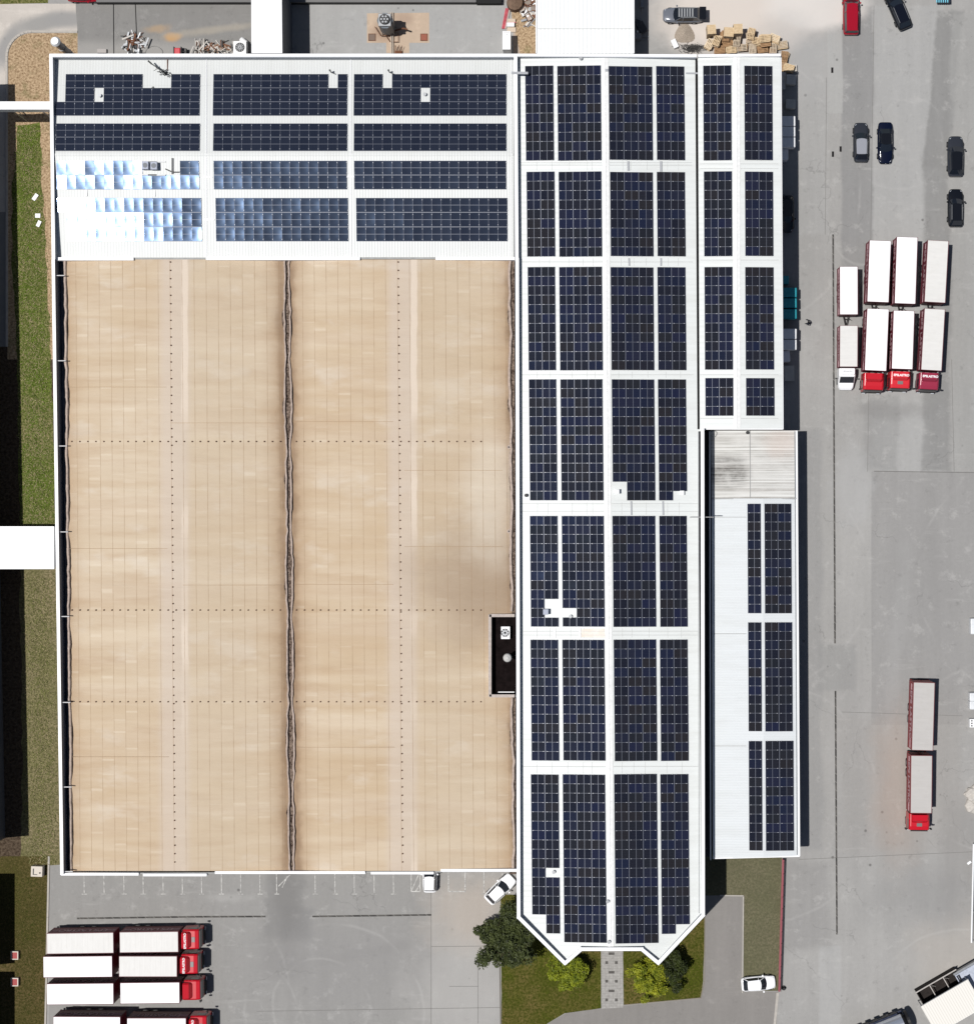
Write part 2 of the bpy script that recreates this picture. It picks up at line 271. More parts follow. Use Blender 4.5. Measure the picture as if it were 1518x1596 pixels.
# tan membrane: stitched fabric sheets with run-off streaks
def tanmat():
    n = NT('tan_roof_fabric', .75, .2)
    p = n.xyz(n.pos); x, y = p[0], p[1]
    big = n.rng(n.noise(n.mapv(n.pos, (1, .5, 1)), .05, 4, .6), .35, .65)
    k = n.mix(big, C(203, 179, 148), C(213, 194, 168))
    # run-off streaks: soft bands across the cloth, a little different on every sheet
    wx = n.math('ADD', x, n.math('MULTIPLY', n.math('SUBTRACT', n.noise(n.pos, .6, 3), .5), .5))
    sx = n.math('MULTIPLY', n.math('FLOOR', n.math('DIVIDE', n.math('ADD', n.math('ADD', wx, n.math('MULTIPLY', y, .0072)), 137.2), 1.372)), .37)
    cv = n.n('ShaderNodeCombineXYZ'); n.L(sx, cv.inputs[0]); n.L(y, cv.inputs[1])
    for sc_, lo_, hi_, am, cc in (((.045, 1, 1), .40, .70, .50, C(230, 216, 195)), ((.05, 1, 1), .42, .74, .50, C(192, 164, 134)), ((.16, 1, 1), .48, .74, .38, C(188, 160, 130))):
        q = n.noise(n.mapv(n.pos, sc_, (am * 40, am * 17, 0)), .34 if sc_[0] < .06 else .75, 4, .55); k = n.mix(n.rng(q, lo_, hi_, 0, am, True), k, cc)
    st = n.noise(n.mapv(cv.outputs[0], (.35, 1, 1)), .42, 3, .5)
    k = n.mix(n.rng(st, .48, .72, 0, .38, True), k, C(232, 217, 194))
    st2 = n.noise(n.mapv(cv.outputs[0], (.3, 1, 1), (7, 5, 0)), .36, 3, .5)
    k = n.mix(n.rng(st2, .5, .74, 0, .35, True), k, C(194, 166, 134))
    st5 = n.noise(n.mapv(cv.outputs[0], (2.3, 1, 1), (1, 15, 0)), 1.1, 2, .5); k = n.mix(n.rng(st5, .62, .72, 0, .32, True), k, C(238, 225, 204))
    st3 = n.noise(n.mapv(n.pos, (.12, 1, 1)), 1.6, 4, .6)
    k = n.mix(n.rng(st3, .5, .72, 0, .16, True), k, C(190, 162, 132))
    pt = n.noise(n.mapv(n.pos, (.45, 1, 1), (31, 7, 0)), .28, 4, .6); k = n.mix(n.rng(pt, .54, .72, 0, .45, True), k, C(226, 214, 198))
    # right of each ridge the cloth is bleached
    for ra, rb in ((267, 440), (622, 795)):
        a, c = W(ra, 800, 9), W(rb, 800, 9); hx = n.math('MULTIPLY', n.rng(x, a.x, a.x + 1.0), n.rng(x, c.x - 6, c.x, 1, 0))
        k = n.mix(n.math('MULTIPLY', hx, .34), k, C(207, 190, 166))
    for rx, ws in ((274, 2.3), (628, 2.3)):
        c = W(rx, 800, 9); k = n.mix(n.rng(n.math('ABSOLUTE', n.math('SUBTRACT', x, c.x)), .9, ws, .55, 0, True), k, C(214, 199, 185))
    for rx in (290, 646):
        c = W(rx, 800, 9); q = n.math('ADD', n.math('SUBTRACT', x, c.x), n.math('MULTIPLY', n.math('SUBTRACT', n.noise(n.pos, .3, 3), .5), .5))
        k = n.mix(n.math('MULTIPLY', n.rng(n.math('ABSOLUTE', q), .3, .42, .75, 0), n.rng(n.noise(n.mapv(n.pos, (.2, 1, 1)), .05, 2), .42, .5)), k, C(232, 216, 198))
    # grime next to the gutters
    for ex in (100, 441, 458, 797):
        c = W(ex, 800, 9)
        g = n.math('ADD', n.math('SUBTRACT', x, c.x), n.math('MULTIPLY', y, .0095))
        g = n.math('ABSOLUTE', g); g = n.math('ADD', g, n.math('MULTIPLY', n.noise(n.pos, .5, 4), 1.4))
        k = n.mix(n.rng(g, .5, 3.4, .5, 0, True), k, C(168, 138, 108)); k = n.mix(n.rng(g, .5, 1.5, .6, 0, True), k, C(132, 106, 84))
    k = n.mix(n.math('MULTIPLY', n.blob(760, 900, 85, 85, .75, .35, .12), .68), k, C(162, 140, 118))
    k = n.mix(n.math('MULTIPLY', n.blob(770, 770, 40, 90, .6, .4, .12), .45), k, C(232, 222, 206))
    se = n.line(n.math('ADD', x, n.math('MULTIPLY', y, .0072)), 1.372, .075)
    se = n.math('MULTIPLY', se, n.rng(n.noise(n.mapv(n.pos, (.3, 1, 1)), .8, 3), .3, .6, .35, .95))
    k = n.mix(n.math('MULTIPLY', se, .6), k, C(160, 133, 104))
    n.col(k)
    wr = n.noise(n.mapv(n.pos, (.22, 1, 1)), .8, 4, .5); n.bump(wr, .28, .9); return n.m
tan_m = tanmat()
trim_m = mat('pinkish_edge_strip', C(192, 174, 162), .7, .2, var=.2, vs=3)

# ------------------------------------------------------------------ mesh helpers
class MB:
    def __init__(s): s.v = []; s.f = []; s.m = []; s.o = (0, 0, 0)
    def add(s, vs, fs, m=0):
        k = len(s.v); s.v += [tuple(v) for v in vs]
        for f in fs: s.f.append([i + k for i in f]); s.m.append(m)
        return s
    def box(s, x0, x1, y0, y1, z0, z1, m=0, M=None):
        vs = [(x, y, z) for z in (z0, z1) for y in (y0, y1) for x in (x0, x1)]
        if M is not None: vs = [M @ Vector(v) for v in vs]
        return s.add(vs, [(0, 2, 3, 1), (4, 5, 7, 6), (0, 1, 5, 4), (2, 6, 7, 3), (0, 4, 6, 2), (1, 3, 7, 5)], m)
    def rbox(s, cx, cy, z0, lx, ly, lz, rot=0, m=0):
        M = Matrix.Translation((cx, cy, z0)) @ Matrix.Rotation(rot, 4, 'Z')
        return s.box(-lx / 2, lx / 2, -ly / 2, ly / 2, 0, lz, m, M)
    def prism(s, poly, z0, z1, m=0, mt=None):
        n = len(poly)
        zs0 = z0 if isinstance(z0, (list, tuple)) else [z0] * n; zs1 = z1 if isinstance(z1, (list, tuple)) else [z1] * n
        k = len(s.v); s.v += [(p[0], p[1], a) for p, a in zip(poly, zs0)] + [(p[0], p[1], a) for p, a in zip(poly, zs1)]
        for i in range(n): j = (i + 1) % n; s.f.append([k + i, k + j, k + n + j, k + n + i]); s.m.append(m)
        s.f.append([k + i for i in reversed(range(n))]); s.m.append(m)
        s.f.append([k + n + i for i in range(n)]); s.m.append(m if mt is None else mt)
        return s
    def sheet(s, poly, z, m=0): return s.add([(p[0], p[1], z) for p in poly], [list(range(len(poly)))], m)
    def cyl(s, cx, cy, z0, z1, r, n=16, m=0, r2=None, mt=None):
        r2 = r if r2 is None else r2; k = len(s.v)
        for z, q in ((z0, r), (z1, r2)):
            for i in range(n): a = 2 * math.pi * i / n; s.v.append((cx + q * math.cos(a), cy + q * math.sin(a), z))
        for i in range(n): j = (i + 1) % n; s.f.append([k + i, k + j, k + n + j, k + n + i]); s.m.append(m)
        s.f.append([k + n + i for i in range(n)]); s.m.append(m if mt is None else mt)
        s.f.append([k + i for i in reversed(range(n))]); s.m.append(m); return s
    def tube(s, a, b, r, n=8, m=0, r2=None):
        a, b = Vector(a), Vector(b); d = b - a
        if d.length < 1e-6: return s
        q = d.to_track_quat('Z', 'Y').to_matrix(); r2 = r if r2 is None else r2; k = len(s.v)
        for c, rr in ((a, r), (b, r2)):
            for i in range(n): t = 2 * math.pi * i / n; s.v.append(tuple(c + q @ Vector((rr * math.cos(t), rr * math.sin(t), 0))))
        for i in range(n): j = (i + 1) % n; s.f.append([k + i, k + j, k + n + j, k + n + i]); s.m.append(m)
        s.f.append([k + n + i for i in range(n)]); s.m.append(m); s.f.append([k + i for i in reversed(range(n))]); s.m.append(m); return s
    def build(s, name, mats, parent=None, world=False, smooth=False, bevel=0, sub=0, fix=True):
        if not isinstance(mats, (list, tuple)): mats = [mats]
        off = Vector((0, 0, 0))
        if world:
            q = parent
            while q is not None: off += q.location; q = q.parent
        me = bpy.data.meshes.new(name); me.from_pydata([tuple(Vector(v) - off) for v in s.v], [], s.f); me.update()
        for mm in mats: me.materials.append(mm)
        me.polygons.foreach_set('material_index', s.m)
        if fix:
            bm = bmesh.new(); bm.from_mesh(me); bmesh.ops.recalc_face_normals(bm, faces=bm.faces); bm.to_mesh(me); bm.free()
        if smooth: me.polygons.foreach_set('use_smooth', [True] * len(me.polygons))
        o = bpy.data.objects.new(name, me); COL.objects.link(o); o.parent = parent
        if bevel: b = o.modifiers.new('bevel', 'BEVEL'); b.width = bevel; b.segments = 2; b.limit_method = 'ANGLE'
        if sub: b = o.modifiers.new('sub', 'SUBSURF'); b.levels = sub; b.render_levels = sub
        return o
def tag(o, label=None, cat=None, group=None, kind=None):
    if label: o['label'] = label
    if cat: o['category'] = cat
    if group: o['group'] = group
    if kind: o['kind'] = kind
    return o
def empty(name, loc, rz=0, label=None, cat=None, group=None):
    o = bpy.data.objects.new(name, None); COL.objects.link(o); o.location = loc; o.rotation_euler = (0, 0, rz); o.empty_display_size = .5
    return tag(o, label, cat, group)
def copy_tree(o, parent=None):
    c = o.copy(); COL.objects.link(c); c.parent = parent
    for ch in list(o.children): copy_tree(ch, c)
    return c
def P2(pts, z=0): return [W(a, b, z) for a, b in pts]
def rough(pts, amp=2.0, step=14, seed=1):       # irregular edge for patches
    rn = random.Random(seed); out = []
    for i, (a, b) in enumerate(pts):
        c, d = pts[(i + 1) % len(pts)]; L = math.hypot(c - a, d - b); n = max(1, int(L / step))
        for k in range(n): t = k / n; out.append((a + (c - a) * t + (rn.uniform(-amp, amp) if k else 0), b + (d - b) * t + (rn.uniform(-amp, amp) if k else 0)))
    return out
# ------------------------------------------------------------------ ground
LAY = [0]
def sheet(name, pts, m, lvl, kind='structure', amp=0, seed=1, label=None):
    if amp: pts = rough(pts, amp, 14, seed)
    o = MB().sheet(P2(pts), .004 * lvl).build(name, m); tag(o, label, None, None, kind); return o
g = MB(); g.add([(-700, -700, 0), (700, -700, 0), (700, 700, 0), (-700, 700, 0)], [(0, 1, 2, 3)]); tag(g.build('ground', ground_m), kind='structure')
sheet('joint_line', [(1362, 733.8), (1518, 736.2), (1518, 737), (1362, 734.8)], mat('dark_joint', C(112, 110, 108), .9), 5)
sheet('service_road', [(118, 4), (392, 4), (392, 90), (120, 90), (122, 60)], road_m, 2, amp=.8, seed=17)
sheet('service_road', [(-60, 5), (119, 5), (121, 62), (50, 50), (30, 56), (16, 72), (10, 95), (8.5, 130), (8.5, 330), (-60, 330)], road_pale, 1)
sheet('service_road', [(-60, 330), (9, 330), (11.5, 540), (-60, 540)], road_m, 1)
sheet('verge', [(-60, -40), (75, -40), (75, 4), (-60, 7)], grass_left, 3, 'stuff')
sheet('concrete_apron', [(484, 4), (800, 4), (800, 90), (484, 90)], pave_l, 2, amp=.8, seed=18)
sheet('concrete_slab', [(572, 20), (669, 19), (669, 66), (638, 66), (638, 82), (602, 82), (602, 66), (572, 66)], slab_m, 4)
tag(MB().sheet(P2(rough([(792, -20), (836, -20), (836, 90), (812, 90), (800, 40)], 1.2, 14, 4)), .016).build('gravel', gravel_m), kind='stuff')
# left strip: gravel, soil, grass
def ellarc(cx, cy, r, a0, a1, n=10): return [(cx + r * math.cos(R(a0 + (a1 - a0) * i / n)), cy + r * math.sin(R(a0 + (a1 - a0) * i / n))) for i in range(n + 1)]
gp = [(13, 215), (13, 95)] + ellarc(50, 88, 37, 180, 270) + [(121, 51), (121, 90), (100, 215)]
tag(MB().sheet(P2(gp), .012).build('gravel', gravel_m), kind='stuff')
sheet('soil', [(-80, 540), (88, 540), (97, 820), (108, 1348), (-80, 1348)], soil_m, 1)
sheet('gravel', [(9, 170), (90, 170), (95, 560), (11.5, 560)], gravel_m, 2, 'stuff')
sheet('grass', [(28, 195), (62, 190), (66, 300), (74, 420), (81, 600), (88, 840), (34, 840), (30, 760), (27, 560), (20, 430), (18, 300)], grass_left, 4, 'stuff', 2.2, 20)
grass_olive = grassmat('dry_olive_grass', C(122, 118, 80), C(164, 148, 120), .8, 1.3, dark=.62)
sheet('grass', [(30, 840), (90, 840), (93, 1150), (97, 1348), (34, 1348), (34, 1100)], grass_olive, 4, 'stuff', 2.2, 27)
sheet('grass', [(2, 1335), (76, 1335), (74, 1430), (69, 1640), (-60, 1640), (-60, 1430)], grass_low, 7, 'stuff', .0, 21)
# kerbs
kerb_m = mat('concrete_kerb', C(190, 184, 176), .9, .1, var=.1)
def kerb(pts, wd=.16, h=.12, m=kerb_m, name='kerb'):
    b = MB()
    for (a, c) in zip(pts[:-1], pts[1:]):
        p, q = W(*a), W(*c); d = (q - p); L = d.length; r = math.atan2(d.y, d.x); mid = (p + q) / 2
        b.rbox(mid.x, mid.y, 0, L + .02, wd, h, r)
    return tag(b.build(name, m), kind='structure')
kerb([(11, 540), (11, 330), (10.5, 95)] + ellarc(50, 88, 39.5, 180, 270) + [(121, 49)], .28)
kerb([(76.5, 1335), (74.5, 1430), (70, 1640)], .22)
# lawn in front of the entrance
sheet('grass', [(780, 1395), (937, 1395), (937, 1572), (880, 1580), (838, 1605), (782, 1605)], grass_front, 3, 'stuff', .4, 22)
sheet('grass', [(970, 1395), (1099, 1395), (1096, 1530), (1092, 1556), (972, 1567)], grass_front, 3, 'stuff', .4, 23)
sheet('grass', [(1086, 1300), (1219, 1300), (1216, 1545), (1159, 1545), (1159, 1396), (1086, 1396)], grass_side, 3, 'stuff', .3, 24)
sheet('driveway', [(1099.5, 1396), (1158, 1396), (1158, 1546), (1213, 1546), (1208, 1640), (820, 1640), (840, 1604), (882, 1580), (937, 1572), (1092, 1557), (1097, 1530)], road_lane, 2)
kerb([(1122, 1396), (1158.5, 1396.5)], .14); kerb([(1158.5, 1397), (1157, 1548)], .14)
kerb([(1212, 1548), (1207, 1600)], .3, .05)
kerb([(1098.5, 1430), (1097.5, 1530), (1092, 1556), (972, 1567)], .1, .06, mat('grey_edging', C(140, 132, 120), .9))
kerb([(779, 1500), (780.5, 1605)], .12, .05, mat('dark_edging', C(110, 104, 96), .9))
# paved path with dark tiles
pm = NT('grey_path_pavers', .9, .1); pp = pm.xyz(pm.pos)
pl_ = pm.math('MAXIMUM', pm.line(pp[0], .45, .03), pm.line(pp[1], .3, .03))
pm.col(pm.mix(pm.math('MULTIPLY', pl_, .4), pm.mix(pm.rng(pm.noise(pm.pos, 3, 4), .3, .7), C(158, 155, 151), C(184, 181, 176)), C(110, 106, 102)))
sheet('path', [(936.5, 1460), (970.5, 1460), (971, 1571), (937, 1573)], pm.m, 5)
b = MB(); tl = mat('dark_paver', C(98, 95, 92), .9, .1, var=.15)
for i, y in enumerate((1487, 1516, 1545)):
    p = W(953, y); b.rbox(p.x, p.y, .01, .7, .3, .016)
for y in (1501, 1530, 1559):
    for x in (945.5, 960.5): p = W(x, y); b.rbox(p.x, p.y, .01, .34, .34, .016)
tag(b.build('path_tiles', tl), kind='structure')
# drainage channels, parking lines, cable joints
dr_m = (lambda n: (n.col(n.mix(n.line(n.math('ADD', n.xyz(n.pos)[0], n.xyz(n.pos)[1]), 1.0, .1), n.mix(n.rng(n.noise(n.pos, .8, 4), .4, .6), C(62, 60, 58), C(98, 95, 91)), C(128, 125, 120))), n.m)[-1])(NT('iron_drain_grate', .8, .3))
def strip(pts, wd, m, lvl=6, name='drain_channel'):
    b = MB()
    for (a, c) in zip(pts[:-1], pts[1:]):
        p, q = W(*a), W(*c); d = (q - p).normalized(); s_ = Vector((-d.y, d.x, 0)) * wd / 2
        b.add([p - s_, q - s_, q + s_, p + s_], [(0, 1, 2, 3)])
    for i in range(len(b.v)): b.v[i] = (b.v[i][0], b.v[i][1], .004 * lvl)
    return tag(b.build(name, m), kind='structure')
strip([(1298.3, 365), (1299.6, 640), (1301.3, 1003)], .2, dr_m)
strip([(1302, 1077), (1304.3, 1457)], .2, dr_m)
strip([(120, 1432), (300, 1429.5), (414, 1429)], .2, dr_m)
strip([(487, 1429), (672, 1426.5)], .2, dr_m)
strip([(177, 4), (177.5, 84)], .1, dark_m, 7, 'expansion_joint'); strip([(211, 4), (213, 54)], .1, dark_m, 7, 'expansion_joint')
for x, y in ((1297, 109), (1298, 240), (1310, 232)): strip([(x, y - 4.5), (x, y + 4)], .26, dark_m, 7, 'drain_grate')
jm = mat('faint_joint', C(132, 130, 127), .9)
for pts in ([(672, 1370), (672, 1600)], [(672, 1476), (780, 1475)], [(400, 1577), (780, 1571)], [(1362, 8), (1352, 735)], [(1245, 1340), (1518, 1328)], [(1312, 1110), (1500, 1116)],
            [(1288, 120), (1286, 365)], [(1483, 560), (1487, 735)], [(745, 1500), (745, 1596)], [(700, 1538), (745, 1538)]):
    strip(pts, .05, jm, 6, 'expansion_joint')
ln_m = (lambda n: (n.col(n.mix(n.rng(n.noise(n.pos, 3, 5, .7), .4, .6), C(168, 166, 163), C(222, 220, 215))), n.m)[-1])(NT('worn_white_paint', .9, .1))
for x in (131, 162, 193, 223, 254, 284, 314, 345, 375, 405, 431, 491, 522, 552, 583, 613, 754, 783):
    b = MB(); p, q = W(x, 1350), W(x + .5, 1394); b.add([(p.x - .05, p.y, .028), (p.x + .05, p.y, .028), (q.x + .05, q.y, .028), (q.x - .05, q.y, .028)], [(0, 1, 2, 3)])
    b.add([(q.x - .3, q.y - .05, .028), (q.x + .3, q.y - .05, .028), (q.x + .3, q.y + .05, .028), (q.x - .3, q.y + .05, .028)], [(0, 1, 2, 3)]); tag(b.build('parking_line', ln_m), kind='structure')
def frame_lines(x0, y0, x1, y1, diag=False):
    strip([(x0, y0), (x1, y0), (x1, y1), (x0, y1), (x0, y0)], .12, ln_m, 7, 'parking_line')
    if diag: strip([(x0, y1), (x1, y0 + 8)], .1, ln_m, 8, 'parking_line'); strip([(x0 + 7, y1), (x1, y1 - 12)], .1, ln_m, 8, 'parking_line')
frame_lines(641, 1350, 655, 1390, True); frame_lines(699, 1350, 725, 1390)
strip([(434, 1382), (452, 1364)], .1, ln_m, 8, 'parking_line'); strip([(440, 1384), (448, 1366)], .1, ln_m, 9, 'parking_line')

# grass tufts and weeds growing through the strip on the left (nobody could count them)
def tufts(name, area, n, m, seed, h=(.08, .3)):
    rn = random.Random(seed); b = MB()
    for _ in range(n):
        y = rn.uniform(area[0][1], area[-1][1])
        for (a, c) in zip(area[:-1], area[1:]):
            if a[1] <= y <= c[1]: break
        t = (y - a[1]) / max(1e-6, c[1] - a[1]); x0 = a[0] + (c[0] - a[0]) * t; x1 = a[2] + (c[2] - a[2]) * t
        x = (x0 + x1) / 2 + rn.gauss(0, (x1 - x0) * .27); p = W(x, y)
        if x < x0 - 3 or x > x1 + 2: continue
        for k in range(3):
            a_ = rn.uniform(0, 6.28); hh = rn.uniform(*h); L = hh * rn.uniform(.6, 1.3); d = Vector((math.cos(a_), math.sin(a_), 0)); s_ = Vector((-d.y, d.x, 0)) * .035
            b.add([p - s_ + Vector((0, 0, .02)), p + s_ + Vector((0, 0, .02)), p + d * L + Vector((0, 0, hh))], [(0, 1, 2)], rn.choice((0, 0, 1)))
    tag(b.build(name, m, fix=False), kind='stuff')
leafg = mat('grass_blade', C(112, 134, 52), .8, .1, var=.35, vs=1.0); leafd = mat('dry_blade', C(186, 172, 134), .8, .1)
tufts('grass_tufts', [(28, 195, 62), (22, 300, 66), (24, 430, 74), (30, 600, 80), (35, 820, 84)], 5200, [leafg, leafd], 3)
tufts('grass_tufts', [(38, 900, 80), (42, 1100, 86), (44, 1348, 88)], 3000, [mat('grass_blade_olive', C(132, 134, 82), .8, .1, var=.3, vs=1.0), leafd], 4)
tufts('grass_tufts', [(20, 1350, 74), (20, 1600, 70)], 1600, [mat('grass_blade_deep', C(70, 80, 30), .8, .1), mat('dull_blade', C(120, 108, 70), .8, .1)], 5, (.05, .15))
# ------------------------------------------------------------------ buildings
ZP = 10.5                                           # parapet height
def line_box(b, a, c, wd, z0, z1, m=0, zr=None, ext=0.0):      # upright wall between two photo points seen at height zr
    zr = z1 if zr is None else zr
    p, q = W(a[0], a[1], zr), W(c[0], c[1], zr); d = q - p; mid = (p + q) / 2
    b.rbox(mid.x, mid.y, z0, d.length + ext, wd, z1 - z0, math.atan2(d.y, d.x), m)
def yl(p, q, py): return p[0] + (q[0] - p[0]) * (py - p[1]) / (q[1] - p[1])

# --- north-west hall under the solar panels
hall_nw = empty('warehouse', W(440, 245, 0), 0, 'wide warehouse with ribbed white gable roof carrying panels in front of tan roofed hall', 'building')
RY = W(440, 243, 9.3).y; SLP = .085
def z_nw(x, y): return 10.25 - abs(y - RY) * SLP
foot = [(79, 86), (802, 86), (802, 403), (82.5, 403)]
b = MB(); b.prism(P2(foot, ZP), 0, 8.2); b.build('wall', wall_m, hall_nw, True)
b = MB()
for (ya, yb) in ((89, 243), (243, 404)):
    pts = [WF(81.5 + .012 * (ya - 86), ya, z_nw), WF(801, ya, z_nw), WF(801, yb, z_nw), WF(82.5 + .012 * (yb - 86), yb, z_nw)]
    b.add(pts, [(0, 1, 2, 3)])
b.build('roof', roof_nw, hall_nw, True)
b = MB(); line_box(b, (79, 86), (82.6, 403), .34, 8.0, ZP - .1, 0, ZP); b.build('parapet', wallin_m, hall_nw, True)
b = MB(); line_box(b, (78, 86.5), (802, 86.5), .3, 8.0, ZP - .1, 0, ZP); b.build('parapet', wallin_m, hall_nw, True)
b = MB(); line_box(b, (79.3, 84), (83.2, 404), .38, ZP - .1, ZP); b.build('coping', cap_m, hall_nw, True)
b = MB(); line_box(b, (77, 85.3), (804, 85.3), .34, ZP - .1, ZP + .01); b.build('coping', cap_m, hall_nw, True)
for (xa, xb, y) in ((84, 208, 403), (321, 561, 402.5), (679, 802, 402.5)):
    b = MB(); line_box(b, (xa, y), (xb, y), .34, 8.6, 9.9); b.build('coping', cap_m, hall_nw, True)
for (xa, xb, y) in ((208, 321, 402.5), (561, 679, 402)):
    b = MB(); line_box(b, (xa, y), (xb, y), .22, 8.6, 9.6); b.build('flashing', capgrey_m, hall_nw, True)
# ridge capping, walkways between the panel fields and white drip strips
b = MB(); p, q = WF(84, 243, z_nw), WF(800, 243, z_nw); b.box(p.x, q.x, RY - .13, RY + .13, 10.24, 10.28); b.build('ridge_cap', roof_nw, hall_nw, True)
for x in (322, 547, 797):
    b = MB()
    for ya, yb in ((92, 242), (244, 400)):
        p, q = WF(x, ya, z_nw), WF(x, yb, z_nw); b.tube((p.x, p.y, p.z + .03), (q.x, q.y, q.z + .03), .05, 6)
    b.build('roof_seam', cap_m, hall_nw, True)
gut = mat('grey_gutter_lining', C(160, 163, 166), .5, .3, var=.1)
b = MB(); p, q = WF(84, 91.5, z_nw), WF(800, 91.5, z_nw); b.box(p.x, q.x, p.y - .12, p.y + .16, p.z - .1, p.z + .05); b.build('gutter', gut, hall_nw, True)

# --- hall with the tan fabric roof
hall_tan = empty('warehouse', W(440, 880, 0), 0, 'large warehouse with tan stitched fabric roof in two shallow vaults', 'building')
b = MB(); b.prism(P2([(83, 405), (801, 404.5), (804.5, 1361), (95.5, 1364)], ZP), 0, 7.9); b.build('wall', wall_m, hall_tan, True)
def edge_gap(y, amp, ph=0):
    b_ = math.floor((y - 428 + ph) / 133.0); f = (.7, 1.0, .55, .95, .75, 1.05, .6, .9, .8)[b_ % 9]
    return amp * f * abs(math.sin(math.pi * (y - 428 + ph) / 133.0)) ** .6 + .35 * math.sin(y * .21 + ph) + .25 * math.sin(y * .57 + 1)
rn = random.Random(11)
def edges(y):
    t = (y - 404) / 954.0
    l1 = 97.5 + 9.5 * t + 2.2 - edge_gap(y, 2.6, 0) * -.6; r1 = 445.5 + 7.5 * t - edge_gap(y, 2.8)
    l2 = 448.5 + 7.5 * t + edge_gap(y, 3.0); r2 = 797.0 + 6 * t - edge_gap(y, 3.2, 40)
    return l1, r1, l2, r2
def vault(k, y):        # profile across one vault, k = 0..1, ridge a little left of the middle
    rk = .487
    t = k / rk if k < rk else (1 - k) / (1 - rk)
    return 8.9 + .75 * (1 - (1 - t) ** 1.7)
PIT = (765.0, 803.0, 961.0, 1083.0)
def membrane(which):
    ys = [404 + i * 954 / 212 for i in range(213)]; ys += [PIT[2], PIT[3]]; ys.sort(); N = 96
    b = MB(); rows = []
    for y in ys:
        e = edges(y); xl, xr = (e[0], e[1]) if which == 0 else (e[2], e[3]); row = []
        ks = [i / N for i in range(N + 1)]
        if which: ks = sorted(ks + [(PIT[0] - xl) / (xr - xl)])
        for k in ks:
            x = xl + (xr - xl) * k; z = vault(k, y)
            wr = math.sin(y * .0473 * 2 * math.pi / 3 + 2 * math.sin(k * 5 + y * .01)) * .022 + math.sin(y * .131 + 3 * k + which) * .012 + math.sin(y * .41 + 7 * k) * .005
            ed = min(k, 1 - k); wr += math.exp(-ed * 30) * .12 * abs(math.sin(math.pi * (y - 428) / 133.0)) * -1
            p = W(x, y, z); row.append((p.x, p.y, z + wr * (1 + 1.5 * math.exp(-ed * 14))))
        rows.append(row)
    n = len(rows[0])
    for r in rows: b.v += r
    for j in range(len(ys) - 1):
        for i in range(n - 1):
            xm = NX + (rows[j][i][0] + rows[j][i + 1][0]) / 2 * SC * CH / (CH - 9); ym = (ys[j] + ys[j + 1]) / 2
            if which and xm > PIT[0] and PIT[2] < ym < PIT[3]: continue
            b.f.append([j * n + i, j * n + i + 1, (j + 1) * n + i + 1, (j + 1) * n + i]); b.m.append(0)
    o = b.build('fabric_roof', tan_m, hall_tan, True, smooth=True)
    # the folded edge strip along the gutters
    for side in (0, 1):
        e = MB(); last = None
        for j, y in enumerate(ys[::2]):
            q = edges(y); x = (q[0], q[1], q[2], q[3])[which * 2 + side]
            if which and side and PIT[2] - 4 < y < PIT[3] + 4:
                if e.v: e.build('edge_strip', trim_m, hall_tan, True); e = MB()
                last = None; continue
            p = W(x + (.9 if side == 0 else -.9) + rn.uniform(-.6, .6), y, 9.0)
            if last is not None: e.tube(last, p, (.09 if which * 2 + side in (1, 2) else .14) + .04 * rn.random(), 6)
            last = p
        e.build('edge_strip', trim_m, hall_tan, True)
    return o
membrane(0); membrane(1)
def zt(which, px, py):
    e = edges(py); xl, xr = (e[0], e[1]) if which == 0 else (e[2], e[3]); return vault((px - xl) / (xr - xl), py) + .05
b = MB()                                            # fixings: dotted lines
for wch, xr in ((0, 265.5), (1, 620.5)):
    y = 408
    while y < 1356:
        p = W(xr + (y - 404) * .0075, y, zt(wch, xr, y)); b.cyl(p.x, p.y, p.z - .06, p.z + .08, .085, 8); y += 13.0
for yr in (688, 951, 1094):
    x = 112
    while x < 796:
        if not (440 < x < 462) and not (PIT[0] - 6 < x):
            wch = 0 if x < 448 else 1; p = W(x, yr, zt(wch, x, yr)); b.cyl(p.x, p.y, p.z - .06, p.z + .08, .085, 8)
        x += 12.5
tag(b.build('roof_fixing', mat('brown_washer', C(96, 66, 48), .7, .3), hall_tan, True), kind='stuff')
b = MB()                                            # welded cross seams
for xa, xb, y in ((106, 265, 603), (266, 440, 659), (460, 618, 657), (630, 790, 733), (108, 268, 855), (630, 790, 852), (460, 620, 911), (285, 440, 912), (110, 268, 1180), (462, 620, 1165)):
    wch = 0 if xa < 448 else 1; last = None; x = xa
    while x <= xb:
        p = W(x, y, zt(wch, x, y) - .015)
        if last is not None: b.tube(last, p, .02, 4)
        last = p; x += 9
b.build('cross_seam', mat('brown_seam', C(192, 166, 138), .8, .2), hall_tan, True)
b = MB(); b.prism(P2([(440, 405), (456, 405), (463, 1361), (447, 1361)], 8), 8.3, 8.72); b.build('valley_gutter', debris_m, hall_tan, True)
b = MB(); b.prism(P2([(85, 405), (104, 405), (113, 1361), (97, 1361)], 8), 7.95, 8.1); b.build('side_gutter', mat('shaded_gutter_sheet', C(120, 124, 132), .6, .3, var=.15), hall_tan, True)
b = MB(); b.prism(P2([(790, 405), (802, 405), (803.5, 957), (793, 957)], 8), 8.3, 8.72); b.prism(P2([(793, 1087), (804, 1087), (805, 1361), (795, 1361)], 8), 8.3, 8.72); b.build('side_gutter', debris_m, hall_tan, True)
b = MB(); line_box(b, (82.6, 404), (96.2, 1364), .3, 7.9, ZP - .1, 0, ZP); b.build('parapet', mat('slate_parapet_lining', C(108, 114, 126), .6, .3, var=.1), hall_tan, True)
